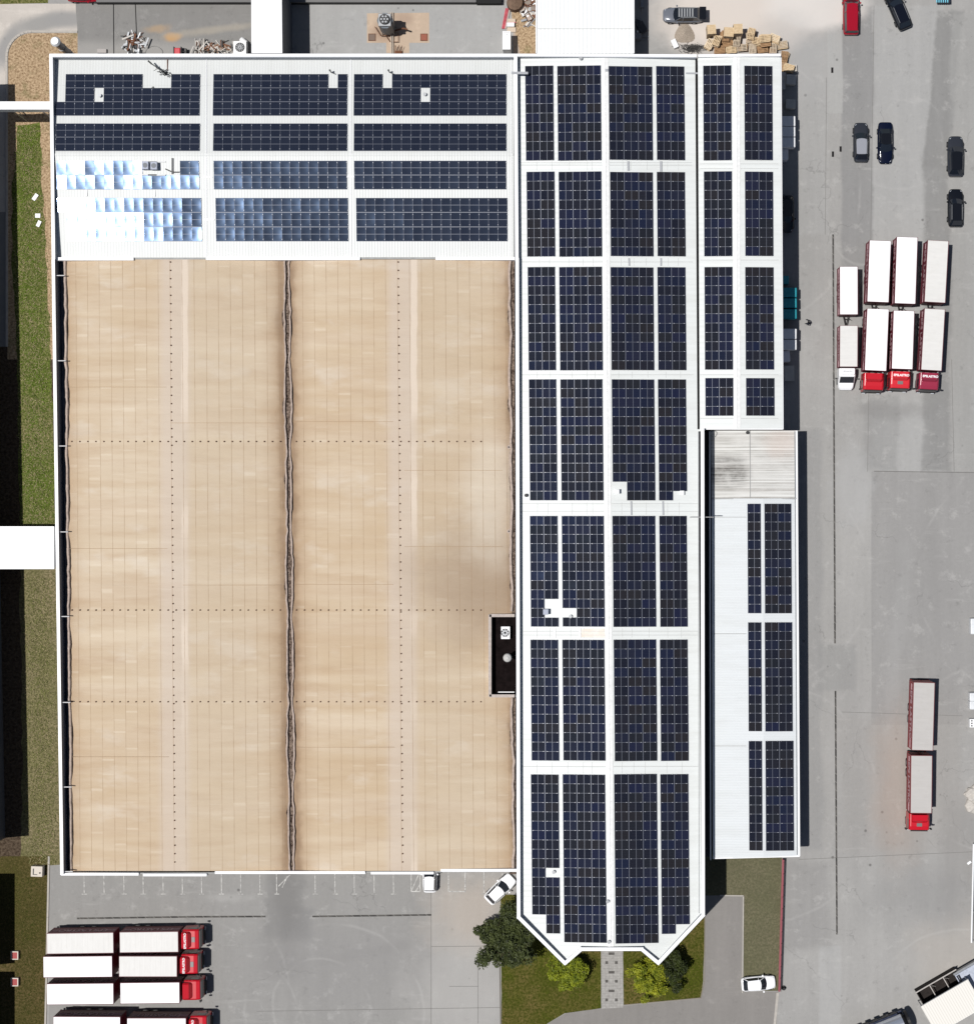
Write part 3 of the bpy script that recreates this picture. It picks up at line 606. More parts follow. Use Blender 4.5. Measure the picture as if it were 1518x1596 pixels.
b = MB(); line_box(b, (82.8, 404), (96.4, 1364), .36, ZP - .1, ZP); b.build('coping', cap_m, hall_tan, True)
b = MB(); line_box(b, (94, 1362.5), (805, 1358.5), .16, 7.9, 9.3); b.build('parapet', capgrey_m, hall_tan, True)
for (xa, xb, y) in ((95, 216, 1363), (223, 322, 1364.2), (335, 569, 1360.6), (578, 676, 1361.2), (687, 806, 1357)):
    b = MB(); line_box(b, (xa, y), (xb, y), .3, 7.0, 9.6); b.build('coping', cap_m, hall_tan, True)
b = MB()                                            # brackets across the left gutter
for y in (429, 562, 695, 829, 961, 1095, 1227, 1359):
    x = 83 + (y - 404) * .0139; p, q = W(x + 2, y, 10.2), W(x + 17, y, 9.75); b.tube(p, q, .06, 6)
b.build('gutter_bracket', white_m, hall_tan, True)
b = MB()                                            # roof drains by the right gutter
for y in (697, 828):
    p = W(793.5, y, 8.6); b.cyl(p.x, p.y, 8.7, 9.2, .24, 14); b.cyl(p.x, p.y, 9.2, 9.24, .1, 8, 1)
b.build('roof_drain', [trim_m, black_m], hall_tan, True)
# sunken plant pit
b = MB(); z0 = 5.5
pts = P2([(766, 962), (804, 962), (804, 1082), (766, 1082)], 9.2)
for i in range(4):
    a, c = pts[i], pts[(i + 1) % 4]; b.add([(a.x, a.y, z0), (c.x, c.y, z0), (c.x, c.y, 9.2), (a.x, a.y, 9.2)], [(0, 1, 2, 3)])
b.add([(p.x, p.y, 8.22) for p in pts], [(0, 1, 2, 3)])
b.build('plant_pit', mat('black_pit_lining', C(26, 20, 20), .95, .05, var=.4), hall_tan, True)
b = MB()
for a, c in (((763.5, 958), (763.5, 1086)), ((763, 959.5), (802, 959.5)), ((763, 1085), (802, 1085))): line_box(b, a, c, .34, 8.5, 9.65)
b.build('pit_kerb', mat('pale_pit_kerb', C(196, 184, 176), .8, .2, var=.15, vs=3), hall_tan, True)

# --- main hall
hall_main = empty('factory_hall', W(950, 780, 0), 0, 'long white roofed hall with chamfered south end, between tan roof and narrow east annex', 'building')
def rx(py): return 943 + (py - 90) * .0063                   # ridge in the photo
def z_main(x, y):
    t = CH / (CH - 9.8); py = NY - y * SC * t
    return 10.15 - abs(x - (rx(py) - NX) / SC / t) * .07
out = [(803, 86), (1085, 86), (1090, 668), (1097, 668), (1098, 1425), (1026, 1501), (1000, 1479), (906, 1479), (880, 1502), (807, 1430)]
b = MB(); b.prism(P2([(804.5, 88), (1084, 88), (1089, 668), (1096, 669), (1096.5, 1424), (1026, 1498), (1001, 1477), (905, 1477), (880, 1499), (808.5, 1429)], ZP), 0, 8.6); b.build('wall', wall_m, hall_main, True)
L_, R_ = lambda y: 806 + (y - 88) * .0025, lambda y: (1083.5 + (y - 88) * .006) if y < 669 else 1093 + (y - 669) * .002
b = MB()
b.add([WF(*p, z_main) for p in ((L_(88), 87), (rx(88), 87), (rx(669), 669), (rx(1430), 1430), (rx(1480), 1480), (905, 1480), (880, 1503), (809, 1431), (L_(669), 669))], [tuple(range(9))])
b.add([WF(*p, z_main) for p in ((rx(88), 87), (R_(88), 87), (R_(668), 669), (rx(669), 669))], [(0, 1, 2, 3)])
b.add([WF(*p, z_main) for p in ((rx(669), 669), (R_(670), 669), (R_(1426), 1426), (1026, 1502), (1001, 1480), (rx(1480), 1480))], [tuple(range(6))])
b.build('roof', roof_main, hall_main, True)
b = MB()
p0 = WF(rx(90), 90, z_main); 
for ya, yb in ((90, 480), (480, 870), (870, 1250), (1250, 1478)):
    p, q = WF(rx(ya), ya, z_main), WF(rx(yb), yb, z_main)
    for s_ in (-1, 1): b.add([(p.x, p.y, p.z + .05), (q.x, q.y + .02, q.z + .05), (q.x + s_ * .38, q.y + .02, q.z + .02), (p.x + s_ * .38, p.y, p.z + .02)], [(0, 1, 2, 3)])
    b.tube((p.x, p.y, p.z + .05), (q.x, q.y, q.z + .05), .045, 6)
b.build('ridge_cap', mat('worn_white_ridge', (.7, .7, .69, 1), .5, .3, var=.08, vs=3), hall_main, True)
for _pi, (a, c) in enumerate((((806, 403), (808.3, 1431)), ((803.5, 86), (805.5, 404)), ((808, 1430), (880.5, 1502)), ((880.5, 1502), (906, 1480)), ((905, 1480), (1001, 1480)), ((1000, 1480), (1026.5, 1502)), ((1026.5, 1501), (1096, 1427)), ((1094.8, 669), (1095.8, 1427)))):
    b = MB(); line_box(b, a, c, .22 + .004 * _pi, 8.6 - .01 * _pi, ZP - .12, 0, ZP); line_box(b, a, c, .40, ZP - .1 - .004 * _pi, ZP + .005 * _pi, 1, ZP, .25)
    b.build('parapet', [wallin_m, cap_m], hall_main, True)
b = MB(); line_box(b, (803, 86), (1085, 88), .2, 8.6, ZP - .2, 0, ZP); line_box(b, (803, 85), (1086, 86), .3, ZP - .2, ZP - .08, 1); b.build('parapet', [wallin_m, cap_m], hall_main, True)
b = MB(); line_box(b, (1090.5, 672), (1091.5, 1424), .2, 9.15, 9.42); line_box(b, (1085.3, 90), (1087.5, 668), .22, 9.1, 9.2); b.build('gutter', dark_m, hall_main, True)
b = MB(); line_box(b, (1088.5, 672), (1089.5, 1424), .08, 9.15, 9.48); b.build('gutter_lip', gut, hall_main, True)
# roof seams between the panel fields
smg = mat('thin_grey_seam', C(205, 206, 204), .6, .3)
b = MB()
for y in (253, 257, 408, 584, 785, 797, 984, 990, 1195):
    for xa, xb in ((812, rx(y) - 6), (rx(y) + 6, R_(y) - 6)):
        p, q = WF(xa, y, z_main), WF(xb, y, z_main); b = MB(); b.tube((p.x, p.y, p.z), (q.x, q.y, q.z), .03, 5); b.build('roof_seam', smg, hall_main, True)
for ya, yb in ((251, 265), (402, 414), (579, 589), (783, 802), (979, 994), (1188, 1206)):
    for x in (838, 858, 888, 912, 926, 968, 986, 1008, 1040, 1060):
        x += rn.uniform(-4, 4); p, q = WF(x, ya, z_main), WF(x, yb, z_main); b = MB(); b.tube((p.x, p.y, p.z), (q.x, q.y, q.z), .025, 5); b.build('roof_seam', smg, hall_main, True)

# --- east annex
annex = empty('annex_building', W(1150, 380, 0), 0, 'narrow white roofed annex with two rows of panels beside the loading yard', 'building')
def z_ann(x, y): return 10.0 - abs(x - (1148 - NX) * (CH - 9.7) / (SC * CH)) * .06
b = MB(); b.prism(P2([(1088.5, 88), (1216.5, 88), (1219, 667), (1092, 667)], 9.7), 0, 8.9); b.build('wall', wall_m, annex, True)
b = MB()
for xa, xb, xc, xd in ((1087.5, 1148, 1148.5, 1090.5), (1148, 1216.5, 1219.5, 1148.5)):
    b.add([WF(xa, 86, z_ann), WF(xb, 86, z_ann), WF(xc, 668, z_ann), WF(xd, 668, z_ann)], [(0, 1, 2, 3)])
b.build('roof', roof_main, annex, True)
b = MB(); p, q = WF(1148, 87, z_ann), WF(1148.6, 667, z_ann)
for s_ in (-1, 1): b.add([(p.x, p.y, 10.05), (q.x, q.y, 10.05), (q.x + s_ * .4, q.y, 10.02), (p.x + s_ * .4, p.y, 10.02)], [(0, 1, 2, 3)])
b.tube((p.x, p.y, 10.05), (q.x, q.y, 10.05), .04, 6); b.build('ridge_cap', MATS['worn_white_ridge'], annex, True)
b = MB(); line_box(b, (1216.8, 85), (1220, 669), .16, 9.2, 9.62); b.build('verge_trim', cap_m, annex, True)
b = MB(); line_box(b, (1088, 86), (1217, 84.8), .3, 9.4, 10.3); b.build('parapet', cap_m, annex, True)
b = MB(); line_box(b, (1090.5, 668.3), (1220, 668.3), .16, 9.0, 9.68); b.build('verge_trim', cap_m, annex, True)
b = MB()
for y in (255, 262, 405, 584, 652):
    for xa, xb in ((1091, 1143), (1153, 1213)):
        p, q = WF(xa, y, z_ann), WF(xb, y, z_ann); b = MB(); b.tube(p, q, .03, 5); b.build('roof_seam', smg, annex, True)

# --- loading canopy
canopy = empty('loading_canopy', W(1175, 1000, 0), 0, 'long low loading canopy with pale roof and weathered ribbed north bay', 'canopy')
ZC = 5.6
def z_can(x, y): return ZC + .3 - abs(x - (1190 - NX) * (CH - ZC) / (SC * CH)) * .05
def cline(x0, x1, y): return x0 + (x1 - x0) * (y - 670) / 665
b = MB()
for (xa, xb, xc, xd) in ((1108.5, 1189, 1190, 1109.5),):
    b.add([WF(1109, 777, z_can), WF(1189, 777, z_can), WF(1190, 1336.5, z_can), WF(1111, 1338.5, z_can)], [(0, 1, 2, 3)])
    b.add([WF(1189, 777, z_can), WF(1241, 777, z_can), WF(1244.5, 1334, z_can), WF(1190, 1336.5, z_can)], [(0, 1, 2, 3)])
b.build('roof', roof_can, canopy, True)
b = MB(); b.add([WF(1108, 671, z_can), WF(1168, 671, z_can), WF(1168.5, 776, z_can), WF(1109, 776, z_can)], [(0, 1, 2, 3)]); b.add([WF(1169, 671, z_can), WF(1240, 671, z_can), WF(1240, 776, z_can), WF(1169.5, 776, z_can)], [(0, 1, 2, 3)])
b.build('weathered_roof_bay', roof_dirty, canopy, True)
b = MB(); 
p, q = WF(1168.7, 671, z_can), WF(1169, 776, z_can); b.tube(p + Vector((0, 0, .04)), q + Vector((0, 0, .04)), .05, 6)
p, q = WF(1109, 777, z_can), WF(1241, 777, z_can); b.tube(p + Vector((0, 0, .02)), q + Vector((0, 0, .02)), .09, 6)
b.build('roof_seam', mat('grey_roof_joint', C(180, 180, 178), .6, .3), canopy, True)
for y in (806, 988, 1163): b = MB(); p, q = WF(1110, y, z_can), WF(1163, y, z_can); b.tube(p, q, .035, 5); b.build('roof_seam', MATS['grey_roof_joint'], canopy, True)
b = MB(); line_box(b, (1241.5, 671), (1245.5, 1335), .22, 5.2, 5.75); b.build('verge_trim', cap_m, canopy, True)
b = MB(); line_box(b, (1238.6, 672), (1242.4, 1333), .1, 5.4, 5.84); b.build('gutter', gut, canopy, True)
b = MB(); line_box(b, (1106.2, 672), (1107.6, 1341), .12, 5.3, 5.95); b.build('gutter', cap_m, canopy, True)
b = MB(); line_box(b, (1111, 1338.3), (1246, 1335), .16, 5.1, 5.72); b.build('verge_trim', cap_m, canopy, True)
b = MB(); b.prism(P2([(1110, 673), (1237, 673), (1241, 1330), (1112, 1333)], ZC), 0, 4.9); b.build('wall', wall_d, canopy, True)
b = MB(); b.prism(P2([(1098, 671), (1107, 671), (1108, 1336), (1100, 1336)], 4.5), 0, 4.4); b.build('gap_shade_strip', mat('dark_side_roof', C(70, 70, 74), .7, .2, var=.2), canopy, True)  # dark strip paints the shade in the gap between main hall and canopy

# --- buildings and links to the north and west
def hall(name, label, cat, px, h, roofm, wallm, ridge=None, trim=True):
    e = empty(name, W(sum(p[0] for p in px) / len(px), sum(p[1] for p in px) / len(px), 0), 0, label, cat)
    P = P2(px, h); MB().prism([(p.x * .999, p.y) for p in P], 0, h - .25).build('wall', wallm, e, True)
    b = MB(); b.prism(P, h - .24, h); b.build('roof', roofm, e, True); return e
nb = hall('warehouse', 'bright corrugated white roof reaching in from the top edge above the long hall', 'building', [(835, -130), (988, -130), (988, 83), (836, 83)], 5.9, roof_cor, wall_m)
b = MB()
for xa in (835.5, 987.5): line_box(b, (xa, -130), (xa + .3, 82), .14, 5.7, 6.02)
b.build('verge_trim', cap_m, nb, True)
b = MB(); line_box(b, (836, 44), (988, 44), .07, 5.9, 5.96); b.build('roof_seam', smg, nb, True)
hall('covered_corridor', 'flat white corridor roof running up from the north parapet', 'corridor', [(391, -130), (438, -130), (440, 82), (392, 82)], 7.0, cap_m, wall_d)
lk = empty('conveyor_bridge', W(20, 163, 0), 0, 'narrow white enclosed bridge crossing the gravel strip to the west', 'bridge')
b = MB(); p, q = W(-160, 157.5, 8), W(78.5, 170, 8); b.box(p.x, q.x, q.y, p.y, 6.6, 8); b.build('enclosure', white_m, lk, True)
b = MB()
for px_ in (14, 60):
    for dy in (-.35, .35):
        p = W(px_, 164, 7.0); b.tube((p.x, p.y + dy, 0), (p.x, p.y + dy, 6.7), .07, 6)
    b.tube((p.x, p.y - .35, 1), (p.x, p.y + .35, 5), .04, 6)
b.build('trestle', steel_m, lk, True)
lk = empty('covered_corridor', W(20, 853, 0), 0, 'wide flat white link roof crossing the grass strip to the west', 'corridor')
b = MB(); p, q = W(-160, 820.5, 7.2), W(84.5, 887, 7.2); b.box(p.x, q.x, q.y, p.y, 6.95, 7.2); b.build('roof', white_m, lk, True)
b = MB(); b.box(p.x, q.x - .1, q.y + .25, p.y - .25, 0, 6.93); b.build('wall', wall_m, lk, True)
hall('warehouse', 'dark clad building off the west edge shading the verge', 'building', [(-330, 105), (-57, 105), (-34, 1330), (-330, 1330)], 9.5, capgrey_m, wall_d)
hall('warehouse', 'dark building at the lower left corner, upper of two shading the lawn', 'building', [(-330, 1392), (-58, 1392), (-58, 1538), (-330, 1538)], 9.6, capgrey_m, wall_d)
hall('warehouse', 'dark building at the lower left corner, lower of two shading the lawn', 'building', [(-330, 1552), (-58, 1552), (-58, 1800), (-330, 1800)], 9.6, capgrey_m, wall_d)
nw = empty('retaining_wall', W(430, -10, 0), 0, 'dark low wall with smooth grey top along the top edge', 'wall')
b = MB(); p, q = W(150, -60, 1.0), W(742, 2.5, 1.0); b.box(p.x, q.x, q.y, p.y, 0, 1.0); b.build('slab', mat('grey_wall_top', C(120, 119, 118), .7, .3, var=.06, vs=.3), nw, True)
b = MB(); p, q = W(150, 2.6, .7), W(742, 4, .7); b.box(p.x, q.x, q.y, p.y, 0, .5); p, q = W(742, -60, 1), W(781, 4.2, 1); b.box(p.x + .05, q.x, q.y, p.y, 0, .98); b.build('base', mat('black_wall_base', C(38, 38, 38), .8, .2), nw, True)

# ------------------------------------------------------------------ solar panels
def cellmat(name, mixed):
    n = NT(name, .11, .30 if mixed else .85); n.b.inputs['Specular Tint'].default_value = (.42, .62, 1, 1)
    oi = n.n('ShaderNodeObjectInfo')
    p = n.xyz(n.obj)
    ln = n.math('MAXIMUM', n.line(p[0], .182, .012), n.math('MULTIPLY', n.line(p[1], .086, .014), .7))
    if mixed:
        r = n.n('ShaderNodeValToRGB'); n.L(oi.outputs['Random'], r.inputs[0]); r.color_ramp.interpolation = 'CONSTANT'
        el = r.color_ramp.elements; cs = [(0, C(27, 29, 40)), (.28, C(30, 34, 58)), (.45, C(32, 34, 40)), (.62, C(27, 32, 52)), (.78, C(38, 36, 38)), (.9, C(28, 34, 56))]
        el[0].position = 0; el[0].color = cs[0][1]; el[1].position = cs[1][0]; el[1].color = cs[1][1]
        for q, c in cs[2:]: x = el.new(q); x.color = c
        base = r.outputs[0]
    else: base = n.mix(oi.outputs['Random'], C(29, 33, 45), C(37, 41, 53))
    # the two halves and their cells differ a little
    ce = n.n('ShaderNodeTexWhiteNoise'); cv = n.n('ShaderNodeCombineXYZ')
    n.L(n.math('FLOOR', n.math('DIVIDE', p[1], .86)), cv.inputs[0]); n.L(oi.outputs['Random'], cv.inputs[1]); n.L(cv.outputs[0], ce.inputs['Vector'])
    base = n.mix(n.math('MULTIPLY', ce.outputs['Value'], .35 if mixed else .12), base, C(48, 46, 48) if mixed else C(52, 56, 66))
    n.col(n.mix(n.math('MULTIPLY', ln, .28), base, C(84, 88, 100)))
    dirt = n.noise(n.pos, .25, 4); n.L(n.rng(dirt, .3, .8, .06, .09) if mixed else n.rng(dirt, .3, .8, .085, .118), n.b.inputs['Roughness'])
    return n.m
cell_p = cellmat('solar_glass', False); cell_m = cellmat('solar_glass_mixed', True)
alu = mat('panel_aluminium', C(116, 121, 134), .45, .4, .2); clamp_m = mat('panel_clamp', (.36, .37, .40, 1), .35, .5)
def module_mesh(cm, name):          # one panel, 1.0 x 1.72 m, long side along y
    b = MB(); w_, h_ = 1.10, 1.68
    b.box(-w_ / 2, w_ / 2, -h_ / 2, h_ / 2, 0, .035, 0)
    nx, ny = 6, 4
    for s_ in (-1, 1):
        y0, y1 = (.018, h_ / 2 - .028) if s_ > 0 else (-h_ / 2 + .028, -.018)
        k = len(b.v)
        for j in range(ny + 1):
            for i in range(nx + 1):
                x = -w_ / 2 + .014 + (w_ - .028) * i / nx; y = y0 + (y1 - y0) * j / ny
                gx, gy = 2 * x / w_, 2 * y / h_; b.v.append((x, y, .0450 - .0056 * (1 - gx * gx) * (1 - gy * gy)))
        for j in range(ny):
            for i in range(nx): b.f.append([k + j * (nx + 1) + i, k + j * (nx + 1) + i + 1, k + (j + 1) * (nx + 1) + i + 1, k + (j + 1) * (nx + 1) + i]); b.m.append(1)
    for sx in (-1, 1):
        for sy in (-.36, .36): b.box(sx * w_ / 2 - .03, sx * w_ / 2 + .03, sy * h_ - .05, sy * h_ + .05, .03, .062, 2)
    me_o = b.build(name, [alu, cm, clamp_m], None, smooth=False); me = me_o.data
    for p in me.polygons:
        if p.material_index == 1: p.use_smooth = True
    bpy.data.objects.remove(me_o); return me
mod_p = module_mesh(cell_p, 'solar_panel'); mod_m = module_mesh(cell_m, 'solar_panel_mixed')
rs = random.Random(5)
NARR = [0]
def array(x0, y0, x1, y1, nc, nr, zf, label, group, portrait, mesh, missing=(), xb=None, kx=0.0):
    """modules laid on a roof plane between photo pixels; portrait = long side up-down in the photo"""
    cx, cy = (x0 + x1) / 2, (y0 + y1) / 2; c = WF(cx, cy, zf)
    e = empty('solar_array', (c.x, c.y, c.z + .08), 0, label, 'solar panels', group)
    eps = .5; gxs = (zf(c.x + eps, c.y) - zf(c.x - eps, c.y)) / (2 * eps); gys = (zf(c.x, c.y + eps) - zf(c.x, c.y - eps)) / (2 * eps)
    nrm = Vector((-gxs, -gys, 1)).normalized()
    xa = Vector((1, 0, gxs)).normalized(); ya = nrm.cross(xa)
    base = Matrix((xa, ya, nrm)).transposed()
    a, d = WF(x0, y0, zf), WF(x1, y1, zf); pw, ph = abs(d.x - a.x) / nc, abs(d.y - a.y) / nr
    for j in range(nr):
        for i in range(nc):
            if (i, j) in missing: continue
            q = Vector((a.x + pw * (i + .5) + kx * (j - (nr - 1) / 2), a.y - ph * (j + .5), 0)); q.z = zf(q.x, q.y) + .08
            o = bpy.data.objects.new('solar_panel', mesh); COL.objects.link(o); o.parent = e
            M = base @ Matrix.Rotation(rs.gauss(0, .0045) + .003 * math.sin(q.x * .35 + q.y * .5), 3, 'X') @ Matrix.Rotation(rs.gauss(0, .0065) + .003 * math.sin(q.y * .9 + q.x * .21), 3, 'Y')
            if not portrait: M = M @ Matrix.Rotation(math.pi / 2 * (1 if rs.random() < .5 else -1), 3, 'Z')
            o.rotation_euler = M.to_euler(); o.location = q - e.location
            o.scale = ((pw - .004) / 1.10, (ph - .012) / 1.68, 1) if portrait else ((ph - .006) / 1.10, (pw - .008) / 1.68, 1)
    return e
G1 = 'solar arrays on the ribbed north-west roof'
cols3 = (('left', (88, 311)), ('middle', (333, 541)), ('right', (552, 789)))
rows4 = (('topmost row', 115, 180, 3), ('second row', 192, 235, 2), ('third row', 250, 295, 2), ('lowest row', 308, 376, 3))
for ci, (cn, (xa, xb)) in enumerate(cols3):
    for ri, (rn_, ya, yb, nr) in enumerate(rows4):
        nc = (15, 14, 16)[ci]; miss = []
        a, d = xa, xb
        if ci == 1 and ri == 0: miss = [(12, 0)]
        if ci == 2 and ri == 0: miss = [(3, 0), (7, 1)]
        if ci == 0 and ri == 0: miss = [(0, 0), (0, 1), (9, 0), (10, 0), (11, 0), (4, 1)]
        if ci == 0 and ri == 2: miss = [(9, 0), (10, 0), (11, 0), (12, 0)]
        if ci == 0 and ri == 3: miss = [(0, 1), (0, 2)]; a, d = 88, 315
        if ri == 3 and ci: a, d = a + 3, d + 2
        look = 'dark solar array' if ri < 2 else ('solar array glaring white in the sun' if ci == 0 else 'solar array with blue sun glints' if ci == 1 else 'dull slate solar array')
        array(a, ya, d, yb, nc, nr, z_nw, '%s, %s of the ribbed roof, %s of three' % (look, rn_, cn), G1, True, mod_p, miss)
G2 = 'solar arrays on the long main roof'
blocks = [('first (northernmost)', 102.5, 249.5, 10, [(819, 863), (869, 937), (949, 1017), (1023, 1067)]),
          ('second', 267.5, 399.5, 9, [(821, 865), (871, 938), (951, 1018), (1024, 1068)]),
          ('third', 416, 577, 11, [(823, 866), (872, 939), (952, 1019), (1025, 1069)]),
          ('fourth', 591, 780, 13, [(825, 868), (874, 940), (954, 1020.5), (1026, 1070)]),
          ('fifth', 804, 977, 12, [(826.5, 870), (876, 942), (955, 1022), (1028, 1071)]),
          ('sixth', 997, 1186, 13, [(827.5, 871), (877, 943), (957, 1023.5), (1029, 1072.5)]),
          ('seventh (southernmost)', 1207, 1470, 18, [(828.5, 872), (878, 944.5), (958, 1025), (1030, 1074)])]
cn4 = ('outer west', 'inner west', 'inner east', 'outer east')
for bi, (bn, ya, yb, nr, cs) in enumerate(blocks):
    for ci, (xa, xb) in enumerate(cs):
        nc = (2, 3, 3, 2)[ci]; miss = []
        if bi == 3 and ci == 2: miss = [(0, 11), (0, 12)]
        if bi == 3 and ci == 3: miss = [(1, 12)]
        if bi == 4 and ci == 0: miss = [(1, 9), (1, 10)]
        if bi == 4 and ci == 1: miss = [(0, 10)]
        if bi == 6 and ci == 0: miss = [(1, 10), (0, 15), (0, 16), (0, 17), (1, 17)]
        if bi == 6 and ci == 3: miss = [(0, 17), (1, 16), (1, 17)]
        array(xa, ya, xb, yb, nc, nr, z_main, 'solar array on the long main roof, %s column, %s block from the north' % (cn4[ci], bn), G2, False, mod_m, miss, kx=.011)
G3 = 'solar arrays on the narrow east annex'
for bi, (bn, ya, yb, nr, cs) in enumerate([('northernmost', 102, 249.5, 10, [(1096, 1140), (1160, 1204)]), ('second', 267, 399, 9, [(1097, 1141), (1161, 1205)]), ('third', 416, 576, 11, [(1098, 1142), (1161.5, 1206)]), ('short southernmost', 589, 648, 4, [(1099, 1143), (1162.5, 1207)])]):
    for ci, (xa, xb) in enumerate(cs):
        array(xa, ya, xb, yb, 2, nr, z_ann, 'solar array on the east annex roof, %s column, %s block' % (('west', 'east')[ci], bn), G3, False, mod_m, kx=.006)
G4 = 'solar arrays on the loading canopy'
for bi, (bn, ya, yb, cs) in enumerate([('northern', 785, 956, [(1165, 1186), (1191.5, 1233.5)]), ('middle', 970, 1140, [(1166, 1187), (1192, 1235)]), ('southern', 1155, 1326, [(1167, 1188), (1193, 1237)])]):
    for ci, (xa, xb) in enumerate(cs):
        array(xa, ya, xb, yb, 1 + ci, 12, z_can, 'solar array on the low canopy roof, %s block, %s strip' % (bn, ('narrow west', 'wider east')[ci]), G4, False, mod_m, kx=.006)
# ------------------------------------------------------------------ lettering
def text_mesh(body, size, name='lettering', bold=0.0):
    cu = bpy.data.curves.new(name, 'FONT'); cu.body = body; cu.size = size; cu.align_x = 'CENTER'; cu.align_y = 'CENTER'; cu.extrude = .004; cu.offset = bold
    o = bpy.data.objects.new(name, cu); COL.objects.link(o); bpy.context.view_layer.update()
    me = bpy.data.meshes.new_from_object(o.evaluated_get(bpy.context.evaluated_depsgraph_get())); bpy.data.objects.remove(o); me.name = name; return me
LET_SIDE = text_mesh('EPS LASTRO', 1.5, bold=.03); LET_CAB = text_mesh('EPSLASTRO', .36, bold=.012)
let_pale = mat('pale_lettering', C(226, 186, 192), .6, .3); let_white = mat('white_lettering', (.85, .85, .85, 1), .5, .3)
LET_SIDE.materials.append(let_pale); LET_CAB.materials.append(let_white)
def put(me, name, parent, M):
    o = bpy.data.objects.new(name, me); COL.objects.link(o); o.parent = parent; o.matrix_local = M; return o
def side_M(x, y, z, side):     # lettering upright on a side wall; side=+1 left (+y), -1 right
    return Matrix.Translation((x, y, z)) @ Matrix.Rotation(math.pi if side > 0 else 0, 4, 'Z') @ Matrix.Rotation(math.pi / 2, 4, 'X')
# ------------------------------------------------------------------ trucks
def wheel(parent, x, y, r=.5, wd=.3, name='wheel'):
    M = Matrix.Translation((x, y, r)) @ Matrix.Rotation(math.pi / 2, 4, 'X')
    b = MB(); b.cyl(0, 0, -wd / 2, wd / 2, r, 20); o = b.build(name, rub_m, parent); o.matrix_local = M
    k = MB(); k.cyl(0, 0, -wd / 2 - .012, wd / 2 + .012, r * .55, 12); k.build('rim', rim_m, o); return o
side_mats = {'maroon': mat('maroon_curtain', C(128, 46, 62), .5, .3, var=.1, vs=.6), 'red': mat('faded_red_curtain', C(158, 62, 66), .55, .3, var=.12, vs=.6)}
def tarpmat(name, c, st):
    n = NT(name, .5, .3); a = n.noise(n.mapv(n.obj, (2.2, .5, 1)), .9, 5, .6); k = n.mix(n.rng(a, .4, .7, 0, st), c, tuple(v * .72 for v in c[:3]) + (1,))
    a = n.noise(n.obj, 1.2, 5); k = n.mix(n.rng(a, .5, .75, 0, st * .7), k, tuple(v * q for v, q in zip(c[:3], (.78, .75, .7))) + (1,)); rb = n.math('ABSOLUTE', n.math('SUBTRACT', n.math('FRACT', n.math('DIVIDE', n.math('ADD', n.xyz(n.obj)[0], 50.0), .62)), .5)); k = n.mix(n.rng(rb, .42, .5, 0, st * .5), k, tuple(v * .8 for v in c[:3]) + (1,)); n.col(k); n.bump(n.rng(rb, .3, .5), .006); return n.m
tarps = {'white': tarpmat('white_tarpaulin', (.86, .86, .86, 1), .04), 'offwhite': tarpmat('offwhite_tarpaulin', C(234, 232, 228), .22), 'grey': tarpmat('grey_soiled_tarpaulin', C(200, 196, 192), .22)}
cabs = {'red': mat('red_cab_paint', C(206, 24, 42), .25, .5), 'scarlet': mat('scarlet_cab_paint', C(222, 44, 56), .25, .5), 'crimson': mat('crimson_cab_paint', C(160, 44, 72), .25, .5), 'white': mat('white_cab_paint', (.85, .85, .86, 1), .25, .5)}
frame_m = mat('dark_truck_chassis', (.02, .018, .018, 1), .7, .3)
def cargo(e, L, Wd, z0, z1, side, tarp, letters=True):
    hw = Wd / 2
    b = MB(); b.box(-L / 2, L / 2, -hw, hw, z0, z1 - .02); b.build('cargo_box', side_mats[side], e, bevel=.03)
    b = MB(); b.box(-L / 2 + .03, L / 2 - .03, -hw + .03, hw - .03, z1 - .06, z1 + .015)
    b.build('tarpaulin_roof', tarps[tarp], e, bevel=.05)
    b = MB()
    for s_ in (-1, 1):
        b.box(-L / 2, L / 2, s_ * hw - .03, s_ * hw + .03, z1 - .14, z1 - .03); b.box(-L / 2, L / 2, s_ * hw - .025, s_ * hw + .025, z0, z0 + .12)
    b.build('side_rail', steel_m if side == 'white' else mat('dark_red_rail', C(96, 30, 42), .5, .3), e)
    if letters:
        for s_ in (-1, 1): put(LET_SIDE, 'lettering', e, side_M(0, s_ * (hw + .02), (z0 + z1) / 2 + .15, s_) @ Matrix.Scale(L / 11.0, 4, (1, 0, 0)))
        b = MB()
        for s_ in (-1, 1):
            for zz in (0, .22, .44):
                for xx in (-1, 1): b.box(xx * L * .41 - L * .055, xx * L * .43 + L * .055, s_ * (hw + .008) - .006, s_ * (hw + .008) + .006, (z0 + z1) / 2 - .15 + zz, (z0 + z1) / 2 - .04 + zz)
        b.build('side_stripes', let_pale, e)
    b = MB(); b.box(-L / 2 - .012, -L / 2 + .01, -hw + .08, -.015, z0 + .05, z1 - .2); b.box(-L / 2 - .012, -L / 2 + .01, .015, hw - .08, z0 + .05, z1 - .2); b.build('rear_door', side_mats[side], e)
    b = MB()
    for s_ in (-1, 1): b.box(-L / 2 - .05, -L / 2 + .02, s_ * (hw - .25) - .16, s_ * (hw - .25) + .16, z0 - .35, z0 - .2)
    b.build('tail_light', red_lamp, e)
